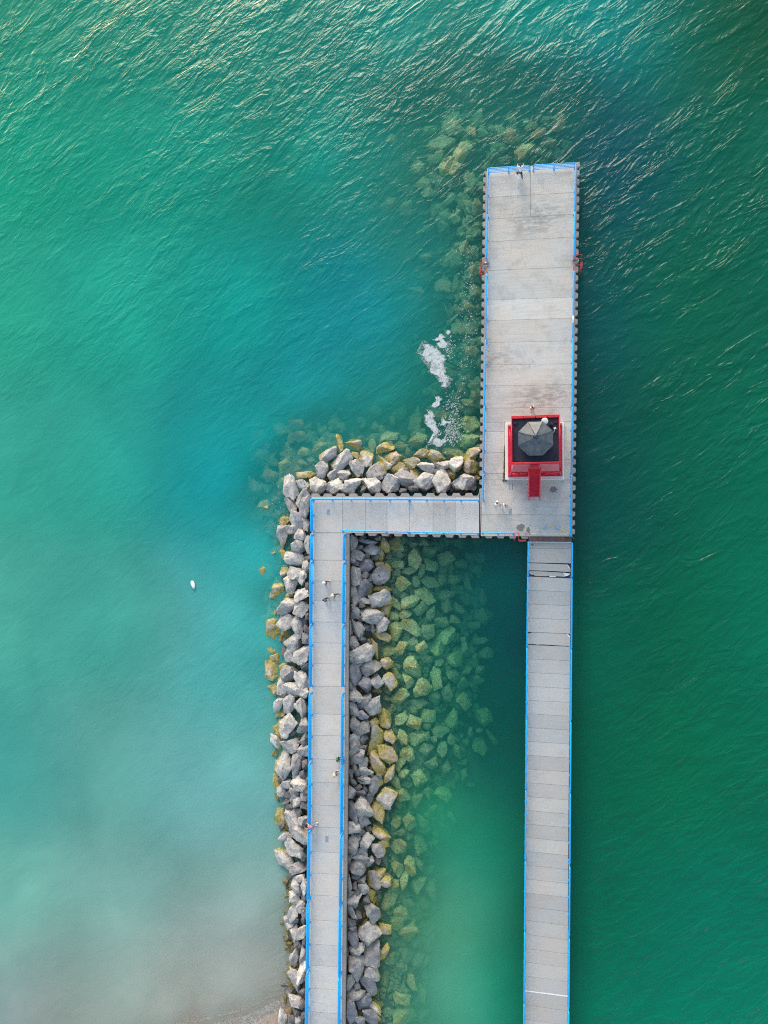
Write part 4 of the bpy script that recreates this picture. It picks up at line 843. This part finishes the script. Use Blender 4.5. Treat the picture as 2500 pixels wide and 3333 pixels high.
def build_rock(i):
    px, py, a, b, ang, k, z, hv = rocks[i]; rnd = random.Random(i * 13 + 5)
    c = P(px, py, z); e = P(px + 10, py, z); s = (e - c).length / 10
    tn = rnd.choice(['pale grey', 'light grey', 'light grey', 'mid grey']) if px < 1072 or py < 1612 else rnd.choice(['light grey', 'mid grey', 'mid grey', 'bluish grey'])  # darker, bluish choice paints the walkway's shade onto inner-bank boulders
    if k in 'wsmk': tn = rnd.choice(['light grey', 'mid grey', 'tan'])
    me = PROTO[rnd.randrange(NPROTO)]
    o = bpy.data.objects.new('boulder', me); COL.objects.link(o)
    o.location = c; e_ = 1.15 if k in 'dw' else 1.06; o.scale = (a * s * e_, b * s * e_, hv * 1.1); o.rotation_euler = (R(rnd.uniform(-10, 10)), R(rnd.uniform(-10, 10)), R(-ang + rnd.choice((0, 180))))
    col = TONES[tn]; q = rnd.uniform(.9, 1.1); q *= 1.18 if (px < 1072 or py < 1612) else 1.0; o.color = (col[0] * q, col[1] * q, col[2] * q, 1)  # left and cross banks lightened in colour to look sunlit
    bk, row, n_ = LAB[i]
    size = 'large' if a * b > 620 else ('small' if a * b < 260 else 'medium')
    shape = 'long' if a / b > 1.65 else ('oblong' if a / b > 1.3 else 'squat')
    colour = tn if k == 'd' else {'w': 'grey and ochre', 's': 'olive', 'm': 'murky green', 'k': 'dim green'}[k]
    direc = 'from left' if bk in ('pier', 'cross') else 'from top'
    if bk == 'pier': lab = '%s %s %s sunk boulder beside the wide pier, %s %s' % (size, shape, colour, ordn(n_), direc)
    else: lab = '%s %s %s boulder, %s %s %s' % (size, shape, colour, ordn(n_), direc, row)
    tag(o, lab, 'boulder', {'left': 'boulders on the left bank of the left walkway', 'inner': 'boulders between the two walkways', 'cross': 'boulders above the cross walkway', 'pier': 'sunk boulders off the wide pier'}[bk])
for i in sorted(keep): build_rock(i)
# everything smaller: one mass of rubble
def mat_rubble():
    t = NT('rubble_stone'); p = t.pos(); n1 = t.noise(p, 1.6, 6, .62); n2 = t.noise(p, 7, 6, .68); v = t.n('ShaderNodeTexVoronoi'); t.l(p, v.inputs['Vector']); v.inputs['Scale'].default_value = .8
    c = t.mix(t.ramp(n1, .3, .7), (.07, .07, .08, 1), (.22, .21, .20, 1)); c = t.mix(t.ramp(n2, .52, .72, 0, .5), c, (.10, .098, .105, 1))  # stones toned dark so the gaps between boulders look deeply shaded
    z = t.n('ShaderNodeSeparateXYZ'); t.l(p, z.inputs[0]); zn = t.math('ADD', z.outputs[2], t.math('MULTIPLY', t.math('SUBTRACT', n1, .5), .6))
    c = t.mix(t.ramp(zn, .12, .40, .9, 0), c, t.mix(t.ramp(n2, .35, .62), (.09, .07, .014, 1), (.28, .22, .05, 1)))
    c = t.mix(t.ramp(zn, -.6, -.15, .9, 0), c, t.mix(t.ramp(n2, .35, .62), (.20, .20, .10, 1), (.48, .48, .29, 1)))
    t.bsdf(c, .8, t.bump(n2, .9, .06), spec=.3); return t.m
rb = MB()
def add_low(src, c, sx, sy, sz, ang):
    m = Matrix.Rotation(ang, 3, 'Z') @ Matrix.Diagonal((sx, sy, sz))
    rb.add([m @ v.co + c for v in src.vertices], [list(p.vertices) for p in src.polygons])
rnd = random.Random(11)
for i in range(len(rocks)):
    if i in keep: continue
    px, py, a, b, ang, k, z, hv = rocks[i]; c = P(px, py, z); s = (P(px + 10, py, z) - c).length / 10
    add_low(PROTO[rnd.randrange(NPROTO)], c, a * s * 1.05, b * s * 1.05, hv, R(-ang))
for i in range(2300):
    t_ = rnd.random()
    if t_ < .26: py = rnd.uniform(1612, 3400); px = rnd.uniform(lerp_pts(py, [(1612, 925), (1900, 880), (2500, 905), (3000, 930), (3400, 930)]), 1004)
    elif t_ < .37: px = rnd.uniform(1000, 1560); py = rnd.uniform(1455, 1606)
    elif t_ < .58: py = rnd.uniform(1750, 3400); px = rnd.uniform(1136, 1290)
    else: py = rnd.uniform(1750, 3400); px = rnd.uniform(1270, lerp_pts(py, [(1750, 1560), (2300, 1560), (2700, 1440), (3400, 1370)]))
    g = wall_gap(px, py); edge = 110 if (px < 1072 or py < 1612) else 120
    r_ = rnd.uniform(.14, .42) if g < 150 else rnd.uniform(.3, .75); z = lerp_pts(g, [(0, .55), (edge * .8, .0), (edge * 1.1, -.8), (edge * 2, -1.9), (edge * 3.6, -3.4)]) - r_ * .5
    if g < edge: z -= .15
    add_low(LOWP[rnd.randrange(14)], P(px, py, z), r_ * rnd.uniform(.8, 1.4), r_ * rnd.uniform(.7, 1.1), r_ * .8, rnd.random() * 6.28)
for i in range(260):
    py = rnd.uniform(1640, 3320); e = lerp_pts(py, [(1612, 925), (1900, 875), (2500, 895), (3000, 925), (3400, 930)]); r_ = rnd.uniform(.25, .62); px = e + rnd.uniform(-12, 55)
    add_low(PROTO[rnd.randrange(NPROTO)] if i % 2 else LOWP[rnd.randrange(14)], P(px, py, -.18 - r_ * rnd.uniform(.55, 1.3)), r_ * rnd.uniform(.8, 1.3), r_ * rnd.uniform(.7, 1.0), r_ * .75, rnd.random() * 6.28)
for i in range(330):
    t_ = rnd.random(); r_ = rnd.uniform(.35, .95)
    if t_ < .55: px = 1572 - abs(rnd.gauss(0, 95)) - 5; py = rnd.uniform(560, 1440); z = -1.0 - (1572 - px) / 170
    elif t_ < .68: px = rnd.uniform(1400, 1850); py = rnd.uniform(390, 545); z = -1.9
    elif t_ < .84: px = rnd.uniform(815, 960); py = rnd.uniform(1400, 1760); z = -.9 - max(0, 900 - px) / 90
    else: px = rnd.uniform(960, 1400); py = 1450 - abs(rnd.gauss(0, 60)); z = -.9 - (1450 - py) / 90
    if px > 1572: z = min(z, -1.8)
    add_low(PROTO[rnd.randrange(NPROTO)] if i % 3 == 0 else LOWP[rnd.randrange(14)], P(px, py, z - r_ * .5), r_ * rnd.uniform(.8, 1.4), r_ * rnd.uniform(.7, 1.1), r_ * .75, rnd.random() * 6.28)
o = rb.build('rubble', mat_rubble(), None, True); tag(o, 'loose small stones filling the gaps between the big boulders', 'rubble', kind='stuff')

# ------------------------------------------------------------------ foam
def foam():
    rnd = random.Random(5); m = MB(); z = .03; halo = []
    polys = ["""515 350|560 340|600 385|640 405|690 405|735 460|760 520|820 520|825 600|790 640|815 690|825 760|810 820|885 890|885 940|840 960|860 1020|800 1030|750 1015|800 990|790 945|735 950|750 880|700 840|660 830|595 800|590 740|610 690|600 620|570 645|510 590|500 545|452 520|500 450""",
             "735 190|780 185|825 240|780 250|820 290|865 340|830 400|790 410|740 400|710 350|715 310|760 320|740 280|670 290|660 270|725 240", "845 150|880 120|918 135|905 180|880 195|850 175",
             "670 1195|720 1180|770 1230|740 1260|740 1320|700 1345|660 1355|615 1325|660 1275|690 1240", "550 1420|620 1420|640 1480|670 1500|620 1540|690 1610|680 1660|730 1720|700 1790|640 1820|610 1900|560 1930|620 1800|650 1760|600 1690|545 1650|520 1560|520 1490|570 1470",
             "650 1870|690 1830|730 1860|770 1880|830 1850|850 1900|800 1930|760 1980|690 1980|640 1930", "800 1530|830 1570|920 1590|900 1620|850 1600|810 1640|760 1640"]
    for s in polys:
        pts = [tuple(float(x) for x in e.split()) for e in s.split('|')]; out_ = []
        for a, b in zip(pts, pts[1:] + pts[:1]):
            for k in range(5):
                f = k / 5; j = 5 if k else 2; out_.append((a[0] + (b[0] - a[0]) * f + rnd.uniform(-j, j), a[1] + (b[1] - a[1]) * f + rnd.uniform(-j, j)))
        m.prism([P(1280 + x / 4.916, 1050 + y / 4.916, z).xy for x, y in out_], .004, z + rnd.uniform(0, .01))
        mx_, my_ = sum(q[0] for q in out_) / len(out_), sum(q[1] for q in out_) / len(out_)
        halo.append([P(1280 + (mx_ + (x - mx_) * rnd.uniform(1.10, 1.45)) / 4.916, 1050 + (my_ + (y - my_) * rnd.uniform(1.04, 1.2)) / 4.916, z).xy for x, y in out_])
    line = [(560, 3336), (640, 3324), (720, 3304), (790, 3288), (850, 3262), (890, 3240), (930, 3226)]
    lm = MB()
    pts = [(x, y + rnd.uniform(-1.5, 1.5)) for a, b in zip(line, line[1:]) for x, y in [(a[0] + (b[0] - a[0]) * k / 6, a[1] + (b[1] - a[1]) * k / 6) for k in range(6)]]
    def strip(o0, o1, zz):
        q = [P(x, y + o0 + rnd.uniform(-1, 1), zz).xy for x, y in pts] + [P(x, y + o1 + rnd.uniform(-3, 3), zz).xy for x, y in pts[::-1]]
        lm.prism(q, .004, zz)
    strip(-2.0, 1.0, .03); strip(22, 62, .026); strip(44, 80, .034)
    def speck(px, py, r_):
        c = P(px, py, z); a0 = rnd.uniform(.3, 1.2); st = rnd.uniform(1, 3.2); n = 6
        u = Vector((math.cos(a0), math.sin(a0), 0)); v = Vector((-u.y, u.x, 0))
        m.prism([(c + (u * math.cos(2 * math.pi * k / n) * st + v * math.sin(2 * math.pi * k / n)) * r_ * rnd.uniform(.6, 1.2)).xy for k in range(n)], .004, .02)
    for i in range(330): speck(1470 + rnd.gauss(0, 17), 1405 + rnd.gauss(0, 24), rnd.uniform(.015, .07))
    for i in range(160): speck(1475 + rnd.gauss(0, 17), 1320 + rnd.gauss(0, 20), rnd.uniform(.012, .05))
    for i in range(120): speck(1462 + rnd.gauss(0, 8), 1130 + rnd.gauss(0, 20), rnd.uniform(.012, .05))
    for i in range(260): speck(1520 + rnd.gauss(0, 18), rnd.uniform(800, 1250), rnd.uniform(.012, .045))
    for i in range(50): speck(890 + rnd.gauss(0, 20), 1620 + rnd.gauss(0, 110), rnd.uniform(.01, .035))
    for i in range(40): speck(1400 + rnd.gauss(0, 12), 1440 + rnd.gauss(0, 14), rnd.uniform(.02, .05))
    t = NT('foam_bubbles'); p = t.pos(); n = t.noise(p, 5, 6, .7); n2 = t.noise(p, 1.4, 5, .65, .6)
    d = t.n('ShaderNodeBsdfDiffuse'); t.l(t.mix(t.ramp(n, .3, .7), (.40, .47, .48, 1), (.66, .68, .67, 1)), d.inputs[0]); tr = t.n('ShaderNodeBsdfTransparent'); mx = t.n('ShaderNodeMixShader')
    n3 = t.noise(p, 3.2, 6, .7, 1.0); t.l(t.math('MULTIPLY', t.ramp(n2, .30, .50, .35, 1), t.ramp(n3, .36, .50, .15, 1)), mx.inputs[0]); t.l(tr.outputs[0], mx.inputs[1]); t.l(d.outputs[0], mx.inputs[2]); t.l(mx.outputs[0], t.out.inputs['Surface'])
    def lace(name, lo, hi, top):
        t2 = NT(name); p2 = t2.pos(); f = t2.noise(p2, 2.6, 6, .72, 1.4); d2 = t2.n('ShaderNodeBsdfDiffuse'); d2.inputs[0].default_value = (.62, .64, .62, 1); tr2 = t2.n('ShaderNodeBsdfTransparent'); m2 = t2.n('ShaderNodeMixShader')
        t2.l(t2.ramp(f, lo, hi, 0, top), m2.inputs[0]); t2.l(tr2.outputs[0], m2.inputs[1]); t2.l(d2.outputs[0], m2.inputs[2]); t2.l(m2.outputs[0], t2.out.inputs['Surface']); return t2.m
    hm = MB()
    for q in halo: hm.prism(q, .003, .02)
    tag(hm.build('foam', lace('thin_foam', .46, .66, .6)), 'thin lacy scum around the white foam patches beside the wide pier', 'foam', kind='stuff')
    tag(lm.build('foam', lace('swash_foam', .46, .66, .32)), 'pale line of swash and lacy foam on the beach edge by the boulders', 'foam', kind='stuff')
    tag(m.build('foam', t.m), 'drifting patches and flecks of white foam beside the wide pier', 'foam', kind='stuff')
foam()

# ------------------------------------------------------------------ people
SK = mat_paint('skin', (.50, .30, .22), .5, .05); SKD = mat_paint('brown_skin', (.20, .11, .075), .5, .05)
def cmat(name, rgb): return mat_paint(name, rgb, .8, .12)
HAIRB = cmat('dark_brown_hair', (.055, .028, .018)); HAIRP = cmat('dyed_purple_hair', (.16, .02, .09)); HAIRK = cmat('black_hair', (.012, .01, .01)); HAIRG = cmat('sandy_hair', (.36, .28, .18))
def skin(chain, name, mat, parent, sub=1):
    """chain: {name:(pos, radius, parentname)} grown into one continuous surface"""
    keys = list(chain); idx = {k: i for i, k in enumerate(keys)}
    me = bpy.data.meshes.new(name); me.from_pydata([chain[k][0] for k in keys], [(idx[k], idx[chain[k][2]]) for k in keys if chain[k][2]], [])
    o = bpy.data.objects.new(name, me); COL.objects.link(o)
    md = o.modifiers.new('s', 'SKIN'); md.use_smooth_shade = True
    for k in keys:
        r = chain[k][1]; r = r if isinstance(r, tuple) else (r, r)
        sv = me.skin_vertices[0].data[idx[k]]; sv.radius = r; sv.use_root = (idx[k] == 0)
    ms = o.modifiers.new('u', 'SUBSURF'); ms.levels = sub; ms.render_levels = sub
    dg = bpy.context.evaluated_depsgraph_get(); dg.update(); nm = bpy.data.meshes.new_from_object(o.evaluated_get(dg)); nm.name = name
    bpy.data.objects.remove(o); bpy.data.meshes.remove(me)
    return link(name, nm, mat, parent, True)
def person(px, py, z, heading, label, J=None, top=(.8, .8, .8), bottom=(.8, .8, .8), hair=HAIRB, skinm=SK, longhair=False, hat=None, sleeves='short', legs='long', shoes=(.7, .7, .7), size=1.0):
    """heading: degrees clockwise from up in the photo. Local frame: x right, y forward, z up."""
    b = dict(pel=(0, 0, .95), chest=(0, .01, 1.30), neck=(0, .0, 1.47), head=(0, .03, 1.62), ls=(-.19, 0, 1.40), rs=(.19, 0, 1.40), le=(-.25, -.03, 1.12), re=(.25, -.03, 1.12), lh=(-.25, .12, .90), rh=(.25, .12, .90),
             lk=(-.11, .04, .50), rk=(.11, .04, .50), la=(-.11, -.02, .09), ra=(.11, -.02, .09))
    b.update(J or {})
    c = P(px, py, z)
    t = thing('person', label, 'person', c, 'people on the piers'); Mr = Matrix.Rotation(-R(heading), 3, 'Z') * size
    V = {k: Mr @ Vector(v) + c for k, v in b.items()}; up = Vector((0, 0, 1)); fwd = Mr @ Vector((0, 1, 0)); rt = Mr @ Vector((1, 0, 0)); s = size
    L = lambda p, q, f: V[p].lerp(V[q], f)
    hp = {'l': V['pel'] - rt * .10 - up * .03, 'r': V['pel'] + rt * .10 - up * .03}
    ch = {'pel': (V['pel'], (.15 * s, .11 * s), None), 'waist': (L('pel', 'chest', .5), (.13 * s, .095 * s), 'pel'), 'chest': (V['chest'], (.16 * s, .11 * s), 'waist'), 'nk0': (L('chest', 'neck', .75), .07 * s, 'chest'), 'neck': (V['neck'], .052 * s, 'nk0'),
          'head0': (L('neck', 'head', .55), .075 * s, 'neck'), 'head': (V['head'] + up * .02, (.085 * s, .10 * s), 'head0'), 'crown': (V['head'] + up * .10 * s, .05 * s, 'head')}
    for q in 'lr':
        ch[q + 's'] = (V[q + 's'], .062 * s, 'nk0'); ch[q + 'e'] = (V[q + 'e'], .042 * s, q + 's'); ch[q + 'w'] = (L(q + 'e', q + 'h', .85), .03 * s, q + 'e'); ch[q + 'h'] = (V[q + 'h'], (.042 * s, .022 * s), q + 'w')
        ch[q + 'hip'] = (hp[q], .095 * s, 'pel'); ch[q + 'k'] = (V[q + 'k'], .058 * s, q + 'hip'); ch[q + 'cf'] = (L(q + 'k', q + 'a', .35), .056 * s, q + 'k'); ch[q + 'a'] = (V[q + 'a'], .038 * s, q + 'cf')
        ch[q + 't'] = (V[q + 'a'] + fwd * .15 - up * .05, (.042 * s, .028 * s), q + 'a')
    body = skin(ch, 'body', skinm, t, 1)
    # fingers, nose and ears joined into the body mesh
    m = MB()
    for q, sg in (('l', -1), ('r', 1)):
        h = V[q + 'h']; d = (V[q + 'h'] - V[q + 'e']).normalized(); a = d.cross(up); a = a.normalized() if a.length > .1 else rt; n_ = a.cross(d).normalized()
        for i, ln in enumerate((.065, .078, .072, .055)):
            o = h + d * .02 + a * (-.03 + .02 * i); m.tube([o, o + d * ln * .55 - n_ * .004, o + d * ln - n_ * .022], [.010, .009, .006], 6)
        o = h - d * .02 - a * .03 * sg; m.tube([o, o - a * .03 * sg + d * .02, o - a * .035 * sg + d * .05], [.012, .010, .007], 6)
    H = V['head']; fd = (V['head'] - V['neck']); face = (fwd - up * .15).normalized()
    m.tube([H + face * .085 + up * .03, H + face * .12 - up * .01, H + face * .09 - up * .02], [.008, .014, .010], 6)
    for sg in (-1, 1): m.lathe([(.0, 0), (.028, .005), (.02, .02)], H + rt * sg * .088, 8, Matrix.Rotation(R(90) * sg, 3, 'Y'))
    bm = bmesh.new(); bm.from_mesh(body.data); tmp = m.mesh('t'); bm.from_mesh(tmp); bm.to_mesh(body.data); bm.free(); bpy.data.meshes.remove(tmp)
    for p in body.data.polygons: p.use_smooth = True
    for sg in (-1, 1):
        MB().lathe([(.002, -.008), (.012, 0), (.002, .008)], H + face * .098 + rt * sg * .034 + up * .025, 8).build('eye', M['black'], t)
    MB().tube([H + face * .098 - rt * .025 - up * .05, H + face * .105 - up * .052, H + face * .098 + rt * .025 - up * .05], .006, 6).build('mouth', cmat('lips', (.35, .10, .09)), t)
    # hair
    hm = MB(); n = 14; vs = []; fs = []
    for j in range(6):
        th = R(2 + 20 * j)
        for i in range(n):
            a = 2 * math.pi * i / n; fr = math.cos(a)
            rr = .118 * s * (1.0 if j < 4 else (1.0 if fr < .3 else .80)); thj = th if fr < .3 or j < 4 else R(70)
            vs.append(H + up * .035 + (rt * math.sin(a) * .92 + fwd * fr * 1.05) * math.sin(thj) * rr + up * math.cos(thj) * rr)
    for j in range(5):
        for i in range(n): fs.append([j * n + i, (j + 1) * n + i, (j + 1) * n + (i + 1) % n, j * n + (i + 1) % n])
    fs.append(list(range(n))); hm.add(vs, fs)
    if longhair: hm.tube([H - fwd * .09 + up * .06, H - fwd * .13 - up * .06, H - fwd * .14 - up * .25, H - fwd * .12 - up * .42], [.06, .06, .045, .02], 8)
    hm.build('hair', hair, t, True)
    if hat: MB().lathe([(.19, 0), (.185, .012), (.115, .02), (.10, .10), (.05, .125)], H + up * .07, 18).build('hat', cmat('hat', hat), t, True)
    # clothes
    g = .020
    tp = {'pel': (V['pel'] + up * .02, (.16 * s + g, .12 * s + g), None), 'waist': (L('pel', 'chest', .5), (.14 * s + g, .10 * s + g), 'pel'), 'chest': (V['chest'], (.165 * s + g, .115 * s + g), 'waist'), 'nk0': (L('chest', 'neck', .72), .078 * s + g, 'chest')}
    for q in 'lr':
        tp[q + 's'] = (V[q + 's'], .066 * s + g, 'nk0'); tp[q + 'm'] = (L(q + 's', q + 'e', .62 if sleeves == 'short' else 1.0), .05 * s + g, q + 's')
        if sleeves == 'long': tp[q + 'w'] = (L(q + 'e', q + 'h', .75), .036 * s + g * .7, q + 'm')
    skin(tp, 'shirt', cmat('shirt_cloth', top), t, 1)
    bt = {'pel': (V['pel'] - up * .01, (.155 * s + g, .115 * s + g), None)}
    for q in 'lr':
        bt[q + 'hip'] = (hp[q], .10 * s + g, 'pel'); bt[q + 'k'] = (V[q + 'k'] if legs == 'long' else hp[q].lerp(V[q + 'k'], .85), .062 * s + g, q + 'hip')
        if legs == 'long': bt[q + 'a'] = (L(q + 'k', q + 'a', .9), .046 * s + g, q + 'k')
    skin(bt, 'trousers' if legs == 'long' else 'shorts', cmat('trouser_cloth', bottom), t, 1)
    for q in 'lr':
        a = V[q + 'a']; MB().tube([a - fwd * .06 - up * .035, a + fwd * .04 - up * .04, a + fwd * .14 - up * .055, a + fwd * .19 - up * .062], [.04, .052, .045, .025], 8).build('shoe', cmat('shoe_leather', shoes), t, True)
    return t
walk = dict(lk=(-.11, .16, .52), la=(-.11, .20, .10), rk=(.11, -.02, .50), ra=(.11, -.28, .16), lh=(-.24, -.12, .92), rh=(.24, .26, .98), re=(.25, .05, 1.13), le=(-.25, -.12, 1.14))
lean = dict(pel=(0, -.12, .93), chest=(0, .12, 1.24), neck=(0, .24, 1.38), head=(0, .34, 1.50), ls=(-.19, .20, 1.32), rs=(.19, .20, 1.32), le=(-.30, .42, 1.24), re=(.30, .42, 1.24), lh=(-.26, .62, 1.17), rh=(.26, .62, 1.17), lk=(-.13, -.14, .50), rk=(.16, -.22, .49), la=(-.13, -.28, .09), ra=(.20, -.42, .10))
bend = dict(pel=(0, -.26, .80), chest=(0, .08, 1.02), neck=(0, .24, 1.12), head=(-.03, .38, 1.20), ls=(-.18, .16, 1.10), rs=(.18, .16, 1.10), le=(-.26, .36, .94), re=(.26, .36, .94), lh=(-.16, .52, .80), rh=(.16, .52, .80), lk=(-.12, -.10, .48), rk=(.12, .02, .46), la=(-.12, -.50, .12), ra=(.12, -.22, .09))
phone = dict(le=(-.24, .08, 1.14), re=(.24, .08, 1.14), lh=(-.08, .30, 1.22), rh=(.08, .30, 1.22), head=(0, .07, 1.60))
sit = dict(pel=(0, 0, .50), chest=(0, .05, .84), neck=(0, .08, 1.0), head=(0, .13, 1.14), ls=(-.18, .06, .94), rs=(.18, .06, .94), le=(-.26, .16, .70), re=(.26, .16, .70), lh=(-.16, .36, .62), rh=(.16, .36, .62), lk=(-.12, .40, .48), rk=(.12, .40, .48), la=(-.12, .44, .09), ra=(.12, .44, .09))
W1 = (.72, .71, .70); W2 = (.66, .65, .70)
person(1694, 573, DZ, 2, 'person in a white shirt leaning on the end railing with arms spread', lean, W1, (.03, .04, .07), HAIRP, SK, True, shoes=(.75, .75, .75), size=1.08)
person(1687, 592, DZ, -10, 'person all in white bending forward behind the one at the end railing', bend, W1, W1, HAIRB, longhair=True)
person(1732, 1334, DZ, 155, 'person in a white top standing alone above the lighthouse', phone, (.74, .72, .66), (.30, .16, .10), HAIRB, SK, True)
person(1619, 1641, DZ, 110, 'brown-haired person in white walking behind, left one of the pair near the lighthouse', walk, W1, W2, HAIRB, shoes=(.6, .6, .65))
person(1642, 1649, DZ, 80, 'person in white with arms raised, right one of the pair near the lighthouse', {**walk, **phone}, W1, (.24, .26, .34), HAIRG)
person(1067, 1897, DZ, 70, 'person in a bright blue shirt and pale hat on the left walkway', walk, (.10, .28, .66), (.14, .05, .05), HAIRK, SK, hat=(.62, .64, .70))
person(1094, 1938, DZ, 85, 'person in a cream yellow shirt striding on the left walkway', {**walk, 'la': (-.2, .34, .1), 'ra': (.14, -.36, .14)}, (.70, .64, .38), (.06, .045, .04), HAIRG, SK, hat=(.52, .48, .34))
person(1066, 1951, DZ, 65, 'person in dusky purple clothes walking behind the other two on the left walkway', walk, (.20, .17, .27), (.03, .03, .05), HAIRB, SKD)
person(1103, 2466, DZ, 80, 'person in green sitting against the inner railing of the left walkway', sit, (.03, .30, .12), (.05, .06, .06), HAIRB, SKD)
person(1099, 2512, DZ, 70, 'person in white with a black bag leaning toward the inner railing', {**phone, 'pel': (0, -.05, .93)}, W1, (.05, .05, .05), HAIRG, SK, hat=(.42, .38, .31))
person(1022, 2680, DZ, -75, 'person in a pink top stooping at the outer railing of the left walkway', {**lean}, (.62, .28, .28), (.16, .24, .42), HAIRK, SK, legs='short')
